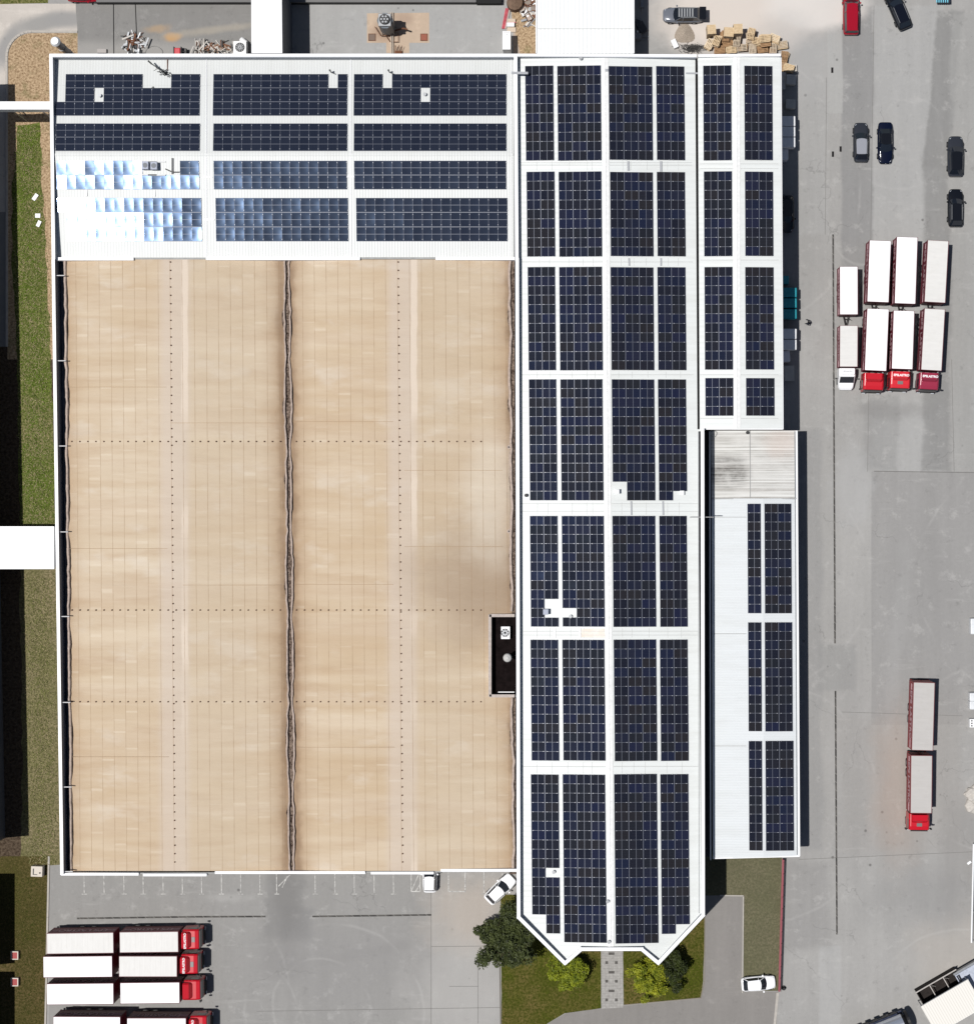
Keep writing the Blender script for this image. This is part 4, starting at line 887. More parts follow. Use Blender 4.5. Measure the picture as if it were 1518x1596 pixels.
def cab_shape(e, xf, Wd, col, text=True, hatch='vent'):
    """cab-over tractor cab; its back is at xf, front towards +x"""
    hw = Wd / 2 - .03; L = 2.15
    def loft(b, st, m=0):      # stations: (x, halfwidth, z0, z1)
        k = len(b.v)
        for x, h, z0, z1 in st: b.v += [(x, -h, z0), (x, -h, z1 - .18), (x, -h + .16, z1), (x, h - .16, z1), (x, h, z1 - .18), (x, h, z0)]
        for i in range(len(st) - 1):
            for j in range(6): q = (j + 1) % 6; b.f.append([k + i * 6 + j, k + i * 6 + q, k + (i + 1) * 6 + q, k + (i + 1) * 6 + j]); b.m.append(m)
        b.f.append([k + i for i in range(6)]); b.m.append(m); b.f.append([k + (len(st) - 1) * 6 + i for i in range(6)]); b.m.append(m)
    b = MB(); loft(b, [(xf, hw, .7, 3.0), (xf + 1.5, hw, .55, 2.98), (xf + 1.95, hw - .03, .5, 2.9), (xf + 2.06, hw - .06, .5, 2.2), (xf + L, hw - .12, .45, 1.7)]); b.build('cab_body', cabs[col], e, bevel=.05)
    b = MB(); loft(b, [(xf + .05, hw - .2, 2.95, 3.68), (xf + .75, hw - .24, 2.95, 3.55), (xf + 1.05, hw - .34, 2.95, 3.1)]); b.build('roof_deflector', cabs[col], e, bevel=.04)
    b = MB(); b.add([(xf + 1.99, -hw + .12, 2.72), (xf + 1.99, hw - .12, 2.72), (xf + 2.16, hw - .14, 1.78), (xf + 2.16, -hw + .14, 1.78)], [(0, 1, 2, 3)]); b.add([(xf + 1.84, -hw + .12, 2.72), (xf + 1.84, hw - .12, 2.72), (xf + 2.04, hw - .14, 1.78), (xf + 2.04, -hw + .14, 1.78)], [(3, 2, 1, 0)]); b.build('windscreen', glass_m, e)
    for s_ in (-1, 1): b = MB(); b.box(xf + .75, xf + 1.7, s_ * hw - .012, s_ * hw + .012, 1.75, 2.6); b.build('side_window', glass_m, e)
    b = MB(); b.box(xf + L - .02, xf + L + .08, -hw + .1, hw - .1, .35, .95); b.box(xf + L - .1, xf + L + .04, -hw + .3, hw - .3, 1.0, 1.6); b.build('bumper', black_m, e, bevel=.04)
    b = MB(); b.box(xf + 1.98, xf + 2.12, -hw + .2, hw - .2, 2.74, 2.8); b.build('sun_visor', black_m, e)
    for s_ in (-1, 1):
        k = MB(); k.box(xf + 1.82, xf + 1.98, s_ * (hw + .26) - .09, s_ * (hw + .26) + .09, 1.9, 2.6); k.tube((xf + 1.75, s_ * hw, 2.6), (xf + 1.9, s_ * (hw + .26), 2.62), .03, 5); k.build('mirror', black_m, e)
        k = MB(); k.box(xf + L + .1, xf + L + .17, s_ * (hw - .35) - .2, s_ * (hw - .35) + .2, .65, .88); k.build('headlight', lamp_m, e)
    if hatch: k = MB(); k.box(xf + 1.12, xf + 1.52, -.32, .32, 2.97, 3.03); k.build('roof_hatch', mat('grey_hatch', C(120, 118, 116), .4, .4), e, bevel=.02)
    if text: put(LET_CAB, 'lettering', e, Matrix.Translation((xf + .48, 0, 3.64)) @ Matrix.Rotation(R(9), 4, 'Y') @ Matrix.Rotation(math.pi / 2, 4, 'Z'))
    b = MB(); b.tube((xf - .1, hw - .2, .8), (xf - .1, hw - .2, 2.9), .08, 8); b.build('exhaust', steel_m, e)
def place_from_top(rear, front, z):
    a, c = W(rear[0], rear[1], z), W(front[0], front[1], z); d = c - a
    return (a + c) / 2, d.length, math.atan2(d.y, d.x)
def truck(rear, front, wpx, z, label, cabc='red', tarp='white', side='maroon', text=True, hatch=True, group='red cab trucks'):
    m, L, r = place_from_top(rear, front, z); Wd = wpx / SC * (CH - z) / CH
    e = empty('box_truck', (m.x, m.y, .02), r, label, 'truck', group)
    cargo(e, L, Wd, 1.1, z, side, tarp)
    b = MB()
    for s_ in (-.42, .42): b.box(-L / 2 - .1, L / 2 + 2.1, s_ - .06, s_ + .06, .75, 1.02)
    b.box(-L / 2 - .12, -L / 2 - .02, -Wd / 2 + .1, Wd / 2 - .1, .5, .68); b.box(-1.2, .6, -Wd / 2 + .15, -.6, .45, 1.0); b.box(-1.2, .2, .6, Wd / 2 - .15, .45, 1.0); b.build('chassis', frame_m, e)
    cab_shape(e, L / 2 + .22, min(Wd, 2.5), cabc, text, hatch)
    for s_ in (-1, 1):
        wheel(e, -L / 2 + 1.3, s_ * (Wd / 2 - .3), .5, .55); wheel(e, -L / 2 + 2.5, s_ * (Wd / 2 - .3), .5, .55); wheel(e, L / 2 + 1.45, s_ * (Wd / 2 - .2), .5, .3)
    return e
def trailer(rear, front, wpx, z, label, tarp='white', side='maroon', group='drawbar trailers', bar=1.1):
    m, L, r = place_from_top(rear, front, z); Wd = wpx / SC * (CH - z) / CH
    e = empty('drawbar_trailer', (m.x, m.y, .02), r, label, 'trailer', group)
    cargo(e, L, Wd, 1.1, z, side, tarp)
    b = MB()
    for s_ in (-.42, .42): b.box(-L / 2 - .05, L / 2, s_ - .06, s_ + .06, .78, 1.02)
    b.box(-L / 2 - .1, -L / 2, -Wd / 2 + .1, Wd / 2 - .1, .5, .68); b.build('chassis', frame_m, e)
    b = MB(); b.tube((L / 2 - .6, -.42, .8), (L / 2 + bar, 0, .75), .06, 6); b.tube((L / 2 - .6, .42, .8), (L / 2 + bar, 0, .75), .06, 6); b.tube((L / 2 + .3, -.2, .8), (L / 2 + .3, .2, .8), .05, 6)
    b.tube((L / 2 + .1, .15, .8), (L / 2 + .45, .5, 1.2), .03, 5); b.build('drawbar', frame_m, e)
    for s_ in (-1, 1):
        for x in (-.7, .7): wheel(e, x, s_ * (Wd / 2 - .3), .48, .5)
    return e
# yard group facing the bottom of the photo
trailer((1322.8, 415), (1323, 490), 28, 3.4, 'short white topped trailer nearest the building in the yard group', group='trailers parked in the yard', bar=1.3)
trailer((1372, 374.5), (1368.3, 470.5), 33.5, 4.0, 'white topped trailer behind the truck with the plain red cab', group='trailers parked in the yard')
trailer((1414, 369), (1410.5, 473), 32.5, 4.05, 'longest bright white trailer, second from right in the yard group', group='trailers parked in the yard')
trailer((1462.3, 374.5), (1457, 471), 32.5, 4.0, 'rightmost trailer with grey stained tarpaulin end in the yard group', 'offwhite', group='trailers parked in the yard')
truck((1368.5, 481), (1364.5, 577.5), 33.8, 4.0, 'truck with plain bright red cab and no roof lettering in yard group', 'red', text=False, hatch=False, group='trucks parked in the yard')
truck((1409, 484), (1406, 575), 32.5, 4.0, 'truck with scarlet cab and dark square hatch, middle of yard group', 'scarlet', group='trucks parked in the yard')
truck((1457, 481), (1451.5, 577), 32, 4.0, 'truck with crimson cab, rightmost in the yard group', 'crimson', 'offwhite', hatch=False, group='trucks parked in the yard')
trailer((1440.5, 1064), (1437.5, 1170), 33, 4.0, 'grey topped trailer behind lone truck in the open yard', 'grey', 'red', group='trailers parked in the yard', bar=.5)
truck((1436.5, 1178), (1435.5, 1268), 33, 4.0, 'lone truck with grey tarpaulin and red cab in the open yard', 'red', 'grey', 'red', text=False, group='trucks parked in the yard')
# parking lot group facing right
TG = 'trailers in the lower left row'; KG = 'trucks in the lower left row'
trailer((73, 1471.5), (177, 1470), 32, 4.0, 'topmost trailer of the lower left row', 'offwhite', group=TG, bar=.6)
truck((186.5, 1469.5), (278, 1468.5), 32, 4.0, 'topmost truck of lower left row, red cab with grey hatch', 'red', 'offwhite', group=KG)
trailer((67.5, 1508), (175, 1507), 32.5, 4.0, 'bright white trailer sticking out furthest left in lower left row', group=TG, bar=.6)
truck((185.5, 1507), (276, 1507), 32, 4.0, 'truck with slightly grey tarpaulin, second from top in lower left row', 'red', 'offwhite', group=KG)
trailer((73, 1550.5), (177, 1549.5), 32.5, 4.0, 'third white trailer from the top in the lower left row', group=TG, bar=.6)
truck((187.5, 1549), (280, 1548), 32.5, 4.0, 'bright white truck with plain red cab, third in lower left row', 'red', text=False, hatch=False, group=KG)
trailer((83, 1601.5), (187.5, 1602), 32.5, 4.0, 'trailer cut by the bottom edge of the photo', group=TG, bar=.6)
truck((198, 1604), (290, 1604), 32.5, 4.0, 'truck cut by the bottom edge of the photo', 'red', text=True, group=KG)

# ------------------------------------------------------------------ cars and vans
def paint(name, c, m=.0): return mat(name, c, .13, .5, m, var=.0)
def car(px, py, ang, L, Wd, H, label, pm, roofm=None, name='parked_car', kind='hatch', rack=False, zc=.8, cat='car', group=None, rearm=None):
    """ang: heading in degrees in the photo, 0 = right, 90 = up; px,py = centre seen at height zc"""
    p = W(px, py, zc); e = empty(name, (p.x, p.y, .02), R(ang), label, cat, group)
    hw = Wd / 2; hl = L / 2
    hood = {'hatch': .80, 'suv': .92, 'van': .98, 'sedan': .78}[kind]; belt = {'hatch': .88, 'suv': 1.0, 'van': 1.05, 'sedan': .86}[kind]
    # lower body: stations along x
    b = MB(); st = []; N = 30
    for i in range(N + 1):
        u = math.radians(-87 + 174 * i / N); t = math.sin(u); x = hl * t; f = math.cos(u) ** (.24 if t > 0 else (.10 if kind == 'van' else .15)); h = hw * f
        if t > .35: z = hood - (t - .35) ** 2 * .45
        elif t < -.7: z = belt - (abs(t) - .7) * (.35 if kind != 'sedan' else .12)
        else: z = belt
        z0 = .26 + max(0, abs(t) - .85) * .6
        st.append((x, h, z0, z))
    for x, h, z0, z in st:
        b.v += [(x, -h * .93, z0), (x, -h, z0 + .22), (x, -h, z - .2), (x, -h * .93, z - .03), (x, -h * .6, z + .015), (x, 0, z + .03), (x, h * .6, z + .015), (x, h * .93, z - .03), (x, h, z - .2), (x, h, z0 + .22), (x, h * .93, z0)]
    n = 11
    for i in range(N):
        for j in range(n): q = (j + 1) % n; b.f.append([i * n + j, i * n + q, (i + 1) * n + q, (i + 1) * n + j]); b.m.append(0)
    b.f.append(list(range(n))); b.m.append(0); b.f.append([N * n + i for i in range(n)]); b.m.append(0)
    b.build('body', pm, e, smooth=True)
    # greenhouse
    xf, xr, xt0, xt1 = {'hatch': (.42, -.90, .12, -.66), 'suv': (.42, -.93, .16, -.74), 'van': (.62, -.97, .40, -.93), 'sedan': (.38, -.72, .10, -.42)}[kind]
    xf, xr, xt0, xt1 = xf * hl, xr * hl, xt0 * hl, xt1 * hl; tw = hw * .72; bw = hw * .91; zt = H
    base = [(xf, -bw * .82, belt - .05), (xf + .12, 0, belt - .06), (xf, bw * .82, belt - .05), (xr, bw * .86, belt - .03), (xr, -bw * .86, belt - .03)]
    def ring(k, z): return k
    g = MB(); lo = [(xf - .05, -bw * .93), (xf + .10, -bw * .5), (xf + .16, 0), (xf + .10, bw * .5), (xf - .05, bw * .93), (0, bw), (xr + .1, bw * .93), (xr, bw * .6), (xr, -bw * .6), (xr + .1, -bw * .93), (0, -bw)]
    hi = [(xt0 - .04, -tw * .93), (xt0 + .05, -tw * .5), (xt0 + .08, 0), (xt0 + .05, tw * .5), (xt0 - .04, tw * .93), (0 if xt1 < 0 else xt0 - .2, tw), (xt1 + .05, tw * .93), (xt1, tw * .6), (xt1, -tw * .6), (xt1 + .05, -tw * .93), (0 if xt1 < 0 else xt0 - .2, -tw)]
    m_ = len(lo); g.v += [(x, y, belt - .06) for x, y in lo] + [(x, y, zt - .05) for x, y in hi]
    for i in range(m_): j = (i + 1) % m_; g.f.append([i, j, m_ + j, m_ + i]); g.m.append(0)
    g.f.append([m_ + i for i in range(m_)]); g.m.append(0)
    g.build('window_glass', glass_m, e)
    r_ = MB(); k = 1.0; r_.v += [(x, y, zt - .06) for x, y in hi] + [(x * .97 + (xt0 + xt1) * .015, y * .86, zt) for x, y in hi]
    for i in range(m_): j = (i + 1) % m_; r_.f.append([i, j, m_ + j, m_ + i]); r_.m.append(0)
    r_.f.append([m_ + i for i in range(m_)]); r_.m.append(0); r_.build('roof', roofm or pm, e, smooth=False, bevel=.02)
    # pillars
    for i in (0, 4, 5, 6, 9, 10):
        q = MB(); q.tube((lo[i][0], lo[i][1], belt - .04), (hi[i][0], hi[i][1], zt - .04), .045, 5); q.build('pillar', pm, e)
    for s_ in (-1, 1):
        k = MB(); k.box(xf - .38, xf - .2, s_ * (hw + .09) - .1, s_ * (hw + .09) + .1, belt - .02, belt + .13); k.build('mirror', pm, e, bevel=.03)
        k = MB(); k.tube((hl * .86, s_ * hw * .74, hood - .18), (hl * .93, s_ * hw * .5, hood - .2), .06, 6); k.build('headlight', lamp_m, e, bevel=.02)
        k = MB(); k.tube((-hl * .93, s_ * hw * .78, belt - .22), (-hl * .97, s_ * hw * .55, belt - .22), .055, 6); k.build('tail_light', red_lamp, e, bevel=.02)
        for x in (-.58, .62): wheel(e, hl * x, s_ * (hw - .1), .33, .21)
    if rack:
        k = MB()
        for s_ in (-1, 1): k.tube((xt0 - .1, s_ * tw * .9, zt + .06), (xt1 + .15, s_ * tw * .9, zt + .06), .03, 6)
        k.build('roof_rail', steel_m, e)
    return e
pg_ = paint('metallic_grey_paint', C(120, 124, 134), .1); ps_ = paint('silver_grey_paint', C(166, 168, 176), .1); pb_ = paint('dark_blue_paint', C(12, 19, 42), .0)
pk_ = paint('black_paint', (.006, .007, .010, 1)); pd_ = paint('graphite_paint', C(52, 55, 62), .0); pw_ = paint('white_paint', (.86, .86, .87, 1)); pr_ = paint('red_van_paint', C(166, 20, 42))
pbb_ = paint('blue_black_paint', C(18, 22, 34), .1)
CG = 'cars parked in the yard'
car(1342, 221, 90, 4.7, 1.85, 1.45, 'silver grey hatchback parked left of the dark blue saloon', pd_, ps_, 'parked_car', 'hatch', group=CG)
car(1380, 222, -90, 4.9, 1.86, 1.42, 'dark blue saloon parked right of the silver grey hatchback', pb_, pk_, 'parked_car', 'sedan', group=CG)
car(1489.5, 243, 90, 4.8, 1.95, 1.6, 'graphite estate car with black glass roof near the right edge', pd_, pk_, 'parked_car', 'suv', group=CG)
car(1489.5, 323.5, 90, 4.5, 1.88, 1.55, 'glossy black car above the white topped trailers', pk_, pk_, 'parked_car', 'suv', True, group=CG)
car(1400, 14, 113, 4.9, 1.9, 1.45, 'black saloon parked at a slant at the top edge', pk_, pbb_, 'parked_car', 'suv', True, group=CG)
car(1326.5, 21, 90, 4.9, 1.95, 1.9, 'red van parked at the top edge', pr_, pr_, 'parked_van', 'van', cat='van', group=CG)
e = car(1064, 22.5, 180, 4.7, 1.85, 1.75, 'grey car with raised tailgate beside the wooden crates', pg_, pd_, 'parked_car', 'suv', True, group=CG)
k = MB(); k.box(-2.75, -1.95, -.75, .75, 1.66, 1.71); k.build('tailgate', pk_, e, bevel=.02)
k = MB()
for i in range(6): k.box(-1.2 + i * .32, -1.05 + i * .32, -.5, .5, 1.79, 1.84)
for s_ in (-1, 1): k.tube((-1.4, s_ * .5, 1.82), (.6, s_ * .5, 1.82), .03, 5)
k.build('roof_rack', steel_m, e)
car(1226, 333, -90, 4.4, 1.8, 1.5, 'black car in the shade below the east annex eave', pk_, pk_, 'parked_car', 'suv', group=CG)
car(1182, 1534, 4.5, 4.05, 1.75, 1.5, 'white hatchback parked by the end of the red fence', pw_, pw_, 'parked_car', 'hatch', group=CG)
car(779.5, 1387, 44, 4.1, 1.8, 1.5, 'white car parked askew beside the dark leaved tree', pw_, pw_, 'parked_car', 'hatch', group=CG)
car(670, 1368.5, 90, 3.5, 1.72, 1.85, 'small boxy white car half under the south wall coping', pw_, pw_, 'parked_car', 'suv', group=CG)
car(131, -9, 0, 4.0, 1.7, 1.4, 'red car just showing at the top left edge', pr_, pr_, 'parked_car', 'hatch', group=CG)
# light truck with white van cab
m, L, r = place_from_top((1323, 507), (1322.6, 571.5), 3.3); Wd = 28 / SC * .985
e = empty('box_truck', (m.x, m.y, .02), r, 'light truck with white van cab, leftmost in the yard group', 'truck', 'trucks parked in the yard')
cargo(e, L, Wd, .95, 3.3, 'maroon', 'offwhite')
b = MB(); b.box(-L / 2, L / 2 + 1.8, -.5, .5, .45, .8); b.build('chassis', frame_m, e)
xf = L / 2 + .1; b = MB(); prof = [(0, 1.0, 2.35), (.9, 1.0, 2.3), (1.0, .98, 2.2), (1.65, .97, 1.45), (2.2, .9, 1.2), (2.5, .72, .95)]
for x, h, z in prof: b.v += [(xf + x, -h, .4), (xf + x, -h, z - .2), (xf + x, -h * .86, z), (xf + x, h * .86, z), (xf + x, h, z - .2), (xf + x, h, .4)]
for i in range(5):
    for j in range(6): q = (j + 1) % 6; b.f.append([i * 6 + j, i * 6 + q, (i + 1) * 6 + q, (i + 1) * 6 + j]); b.m.append(0)
b.f.append(list(range(6))); b.m.append(0); b.f.append([30 + i for i in range(6)]); b.m.append(0); b.build('cab_body', cabs['white'], e, bevel=.05)
b = MB(); b.add([(xf + 1.02, -.82, 2.21), (xf + 1.02, .82, 2.21), (xf + 1.68, .84, 1.47), (xf + 1.68, -.84, 1.47), (xf + .95, -.82, 2.1), (xf + .95, .82, 2.1), (xf + 1.6, .84, 1.35), (xf + 1.6, -.84, 1.35)], [(0, 1, 2, 3), (4, 5, 6, 7), (0, 1, 5, 4), (2, 3, 7, 6), (0, 3, 7, 4), (1, 2, 6, 5)]); b.build('windscreen', glass_m, e)
b = MB(); b.box(xf + .0, xf + .75, -.85, .85, 2.3, 2.75); b.build('roof_deflector', cabs['white'], e, bevel=.1)
put(LET_CAB, 'lettering', e, Matrix.Translation((xf + .4, 0, 2.76)) @ Matrix.Rotation(math.pi / 2, 4, 'Z') @ Matrix.Scale(.6, 4)).data = (lambda me: (me.materials.clear(), me.materials.append(mat('grey_lettering', C(170, 172, 176), .5, .3)), me)[-1])(LET_CAB.copy())
for s_ in (-1, 1):
    k = MB(); k.box(xf + 1.1, xf + 1.22, s_ * 1.22 - .1, s_ * 1.22 + .1, 1.3, 1.7); k.tube((xf + 1.1, s_ * 1.0, 1.4), (xf + 1.15, s_ * 1.2, 1.45), .03, 5); k.build('mirror', black_m, e)
    k = MB(); k.box(xf + 1.9, xf + 2.05, s_ * .5 - .18, s_ * .5 + .18, 1.24, 1.27); k.build('bonnet_vent', black_m, e)
    wheel(e, xf + 1.5, s_ * .88, .36, .24); wheel(e, -L / 2 + 1.2, s_ * .8, .36, .4)

# ------------------------------------------------------------------ bottom right: tank lorry, skip shelter, tipper
def at(px, py, z=0): return W(px, py, z)
tank_m = mat('polished_tank', C(225, 230, 240), .18, .6, .7); navy = mat('navy_tank_paint', C(24, 36, 66), .35, .5)
p = at(1368, 1611, 2); e = empty('tank_lorry', (p.x, p.y, .02), R(22), 'polished tank lorry with dark round end at the bottom edge', 'tank lorry')
b = MB(); b.tube((-5.2, 0, 2.15), (3.3, 0, 2.15), 1.15, 26); b.build('tank', tank_m, e, smooth=False)
b = MB(); b.tube((3.3, 0, 2.15), (3.75, 0, 2.15), 1.15, 26, r2=.8); b.tube((3.78, 0, 1.9), (4.1, 0, 1.9), 1.25, 26); b.build('tank_end', black_m, e)
b = MB(); b.box(-5.2, 3.6, -1.2, 1.2, .9, 1.15); b.box(-5.0, 3.0, .95, 1.25, 1.5, 1.75); b.build('side_skirt', navy, e)
b = MB()
for i in range(7): b.box(-4.6 + i * 1.15, -4.0 + i * 1.15, 1.2, 1.42, 1.1, 1.5)
b.box(-4.8, 3.2, -.25, .25, 3.3, 3.34); b.build('catwalk', black_m, e)
b = MB()
for i in range(3): b.cyl(-3.4 + i * 2.4, 0, 3.3, 3.45, .3, 14)
b.build('manhole_lid', steel_m, e)
for s_ in (-1, 1):
    for x in (-4, -2.8, 1.8): wheel(e, x, s_ * .95, .5, .4)
ang = R(30)
p = at(1488, 1568, 3); e = empty('corrugated_shelter', (p.x, p.y, .0), ang, 'slanted shelter with cream corrugated roof in lower right corner', 'shelter')
cream = (lambda n: (n.col(n.mix(n.rng(n.math('ABSOLUTE', n.math('SUBTRACT', n.math('FRACT', n.math('DIVIDE', n.math('ADD', n.xyz(n.obj)[0], 50.0), .3)), .5)), .3, .5, 0, .28), C(246, 242, 234), C(150, 140, 120))), n.m)[-1])(NT('cream_corrugated_sheet', .5, .3))
b = MB(); b.box(-3.55, 2.9, -1.9, 1.9, 2.95, 3.03); b.build('roof', cream, e)
b = MB(); b.box(-3.6, 2.95, -1.95, -1.85, 2.85, 3.0); b.box(-3.6, 2.95, 1.85, 1.95, 2.85, 3.0)
for x in (-3.4, 2.8):
    for y in (-1.75, 1.75): b.tube((x, y, 0), (x, y, 2.9), .06, 6)
b.build('frame', steel_m, e)
p = at(1462, 1537, 0); e = empty('open_skip', (p.x, p.y, 0), ang, 'open dark skip with steel props beside the slanted shelter', 'skip')
b = MB(); b.box(-2.7, 2.7, -1.1, 1.1, .1, .2); b.box(-2.7, 2.7, 1.02, 1.1, .2, 1.5); b.box(-2.7, 2.7, -1.1, -1.02, .2, 1.5); b.box(-2.7, -2.62, -1.02, 1.02, .2, 1.5); b.box(2.62, 2.7, -1.02, 1.02, .2, 1.5); b.build('body', mat('dark_skip_steel', C(44, 38, 36), .8, .2, var=.3, vs=3), e)
b = MB(); b.box(-2.78, 2.78, 1.03, 1.16, 1.5, 1.58); b.box(-2.78, 2.78, -1.16, -1.03, 1.5, 1.58)
for x in (-.9, .95): b.box(x - .05, x + .05, -1.03, 1.03, 1.5, 1.57); b.tube((x, 1.0, 1.5), (x + .6, .2, .3), .05, 5)
b.build('rim', mat('pale_steel_rim', C(190, 184, 178), .6, .3, var=.1), e)
p = at(1512, 1524, 1); e = empty('tipper_body', (p.x, p.y, 0), ang, 'pale grey tipper body cut by right edge beside the slanted shelter', 'tipper')
b = MB(); b.box(-1.5, 3, -2.4, 1.3, .9, 1.0); b.box(-1.5, 3, 1.2, 1.3, 1, 1.7); b.box(-1.5, -1.4, -2.4, 1.2, 1, 1.7); b.build('tray', mat('scratched_pale_tray', C(190, 196, 210), .5, .4, .2, var=.15, vs=3), e)
b = MB(); b.box(-1.58, 3, 1.3, 1.55, 1.0, 1.55); b.build('side_beam', steel_m, e)
b = MB(); b.box(-1.2, 2.8, -2.0, 1.0, .5, .9); b.build('chassis', frame_m, e)
for s_ in (-1, 1): wheel(e, 0, s_ * .9 - .3, .45, .3)
# right edge: white bags and kiosks, long white rail
for (x, y, w_, h_, lb) in ((1521, 976, 1.5, 1.9, 'white wrapped bale at the right edge, upper one'), (1520, 1086, 1.6, 1.0, 'white wrapped bale at the right edge above another'), (1520, 1099, 1.6, 1.0, 'white wrapped bale at the right edge below another')):
    p = at(x, y, .6); o = MB(); o.rbox(0, 0, 0, w_, h_, 1.25); q = o.build('wrapped_bale', mat('white_plastic_wrap', C(236, 238, 240), .3, .5, var=.08, vs=3), None, bevel=.12); q.location = (p.x, p.y, 0); tag(q, lb, 'bale')
p = at(1518, 1127, .5); o = MB(); o.rbox(0, 0, 0, 1.2, 1.0, .9)
for i in range(3):
    for j in range(3): o.rbox(-.35 + i * .35, -.3 + j * .3, .9, .15, .15, .05, 0, 1)
q = o.build('perforated_crate', [white_m, black_m], None); q.location = (p.x, p.y, 0); tag(q, 'white perforated crate cut by the right edge', 'crate')
e = empty('white_rail', at(1515.5, 1400), 0, 'long white rail running down the right edge of yard', 'rail')
b = MB(); b.tube(at(1517.5, 1316, .9), at(1514.2, 1470, .9), .11, 8); b.build('rail', white_m, e, True)
b = MB()
for y in (1320, 1370, 1420, 1466): q = at(1517.5 - (y - 1316) * .021, y); b.tube(q, q + Vector((0, 0, .9)), .06, 6)
b.build('post', steel_m, e, True)
for (x, y, s_, lb) in ((1518, 1238, 1.1, 'pale lumpy sack heap at the right edge, upper one'), (1516, 1256, .9, 'pale lumpy sack heap at the right edge, lower one')):
    bm = bmesh.new(); bmesh.ops.create_icosphere(bm, subdivisions=3, radius=s_)
    for v in bm.verts: v.co *= 1 + .18 * math.sin(v.co.x * 5 + 1) * math.cos(v.co.y * 6); v.co.z = max(0, v.co.z) * .7
    me = bpy.data.meshes.new('sack_heap'); bm.to_mesh(me); bm.free(); me.materials.append(mat('pale_sack', C(206, 200, 192), .9, .1, var=.15, vs=3)); o = bpy.data.objects.new('sack_heap', me); COL.objects.link(o); o.location = at(x, y); tag(o, lb, 'sack')
p = at(1510.5, 1345, .1); o = MB(); o.rbox(0, 0, 0, .55, .3, .2, R(35)); q = o.build('paper_bag', white_m, None, bevel=.04); q.location = (p.x, p.y, 0); tag(q, 'small white packet lying near the white rail', 'packet')
# ------------------------------------------------------------------ crates and pallets by the annex
def pallet_mesh(name, m, seed):
    rn = random.Random(seed); b = MB()
    for i in range(5): b.box(-.6, .6, -.4 + i * .178, -.4 + i * .178 + .095, .118 + rn.uniform(-.004, .004), .14)
    for x in (-.55, 0, .55): b.box(x - .05, x + .05, -.4, .4, .02, .118)
    for y in (-.35, 0, .35): b.box(-.6, .6, y - .05, y + .05, 0, .02)
    o = b.build(name, m); me = o.data; bpy.data.objects.remove(o); return me
def woodmat(name, a, c):
    n = NT(name, .9, .1); n.col(n.mix(n.rng(n.noise(n.mapv(n.obj, (1, 7, 1)), 2.4, 4, .7), .3, .7), a, c)); return n.m
PAL = [pallet_mesh('pallet', wood_m, 1), pallet_mesh('pallet_worn', wood_g, 2), pallet_mesh('pallet_brown', woodmat('brown_pallet_wood', C(150, 116, 86), C(196, 160, 122)), 3), pallet_mesh('pallet_pale', woodmat('pale_pallet_wood', C(214, 190, 158), C(250, 232, 204)), 4)]
rp = random.Random(21)
stacks = [  # px, py (top seen), pallets, rotation, kind, label
    (1131, 54, 9, 90, 0, 'pale wooden pallet in the stack between the first and second wooden crate'),
    (1171, 51, 11, 80, 0, 'wooden pallet in the leaning stack right of the wooden crates'),
    (1169, 58, 7, 95, 1, 'weathered pallet in the lower stack right of the wooden crates'),
    (1192, 58, 12, 2, 0, 'wooden pallet in the tall stack with closely set slats'),
    (1192, 66, 9, 5, 1, 'weathered pallet in the stack just below the tall slatted one'),
    (1207, 60, 8, -20, 0, 'wooden pallet in the tilted stack right of the tall one'),
    (1206, 75, 6, 85, 0, 'wooden pallet in the low stack near the annex north wall'),
    (1220, 70, 5, 4, 1, 'grey worn pallet in the stack at the north east corner of annex'),
    (1222, 87, 6, 78, 0, 'wooden pallet in the stack right at the annex corner'),
    (1230, 105, 8, -12, 0, 'wooden pallet in the fanned stack on the east side'),
    (1220, 103, 4, 88, 1, 'dull pallet in the low stack at the east wall corner'),
    (1157, 74, 5, 0, 1, 'grey slatted pallet in the stack in the middle below the crates'),
    (1173, 74, 6, 92, 1, 'grey slatted pallet in the upright stack below the crates'),
    (1188, 76, 5, 8, 1, 'worn grey pallet in the round looking stack below the crates'),
    (1148, 62, 7, 88, 1, 'dark weathered pallet in the stack between the crates and the parapet'),
    (1134, 66, 5, 12, 1, 'sunken grey pallet in the low stack behind the middle crate'),
    (1181, 62, 8, -8, 0, 'pale pallet in the stack wedged beside the tall slatted one'),
    (1140, 75, 4, 0, 0, 'small pale pallet in the low stack by the parapet'),
    (1106, 68, 6, 60, 0, 'wooden pallet in the slanted stack under the first crate'),
    (1117, 62, 10, 72, 0, 'brown pallet in the high tilted stack left of centre'),
    (1122, 76, 4, 8, 1, 'worn pallet in the low stack close to the parapet')]
for si, (px, py, n, ro, kd, lb) in enumerate(stacks):
    h = n * .145; p = W(px, py, h); lx, ly = rp.gauss(0, .022), rp.gauss(0, .022); mixm = rp.choice((0, 0, 2, 3)) if not kd else rp.choice((1, 1, 2))
    for k in range(n):
        o = bpy.data.objects.new('pallet', PAL[mixm if rp.random() < .75 else rp.choice((0, 1, 2, 3))]); COL.objects.link(o)
        o.location = (p.x + lx * (k - n) + rp.gauss(0, .05), p.y + ly * (k - n) + rp.gauss(0, .05), k * .145 + .008); o.rotation_euler = (0, 0, R(ro + rp.gauss(0, 4.5)))
        tag(o, lb, 'pallet', 'stack %s' % lb.split(' in the ')[1])
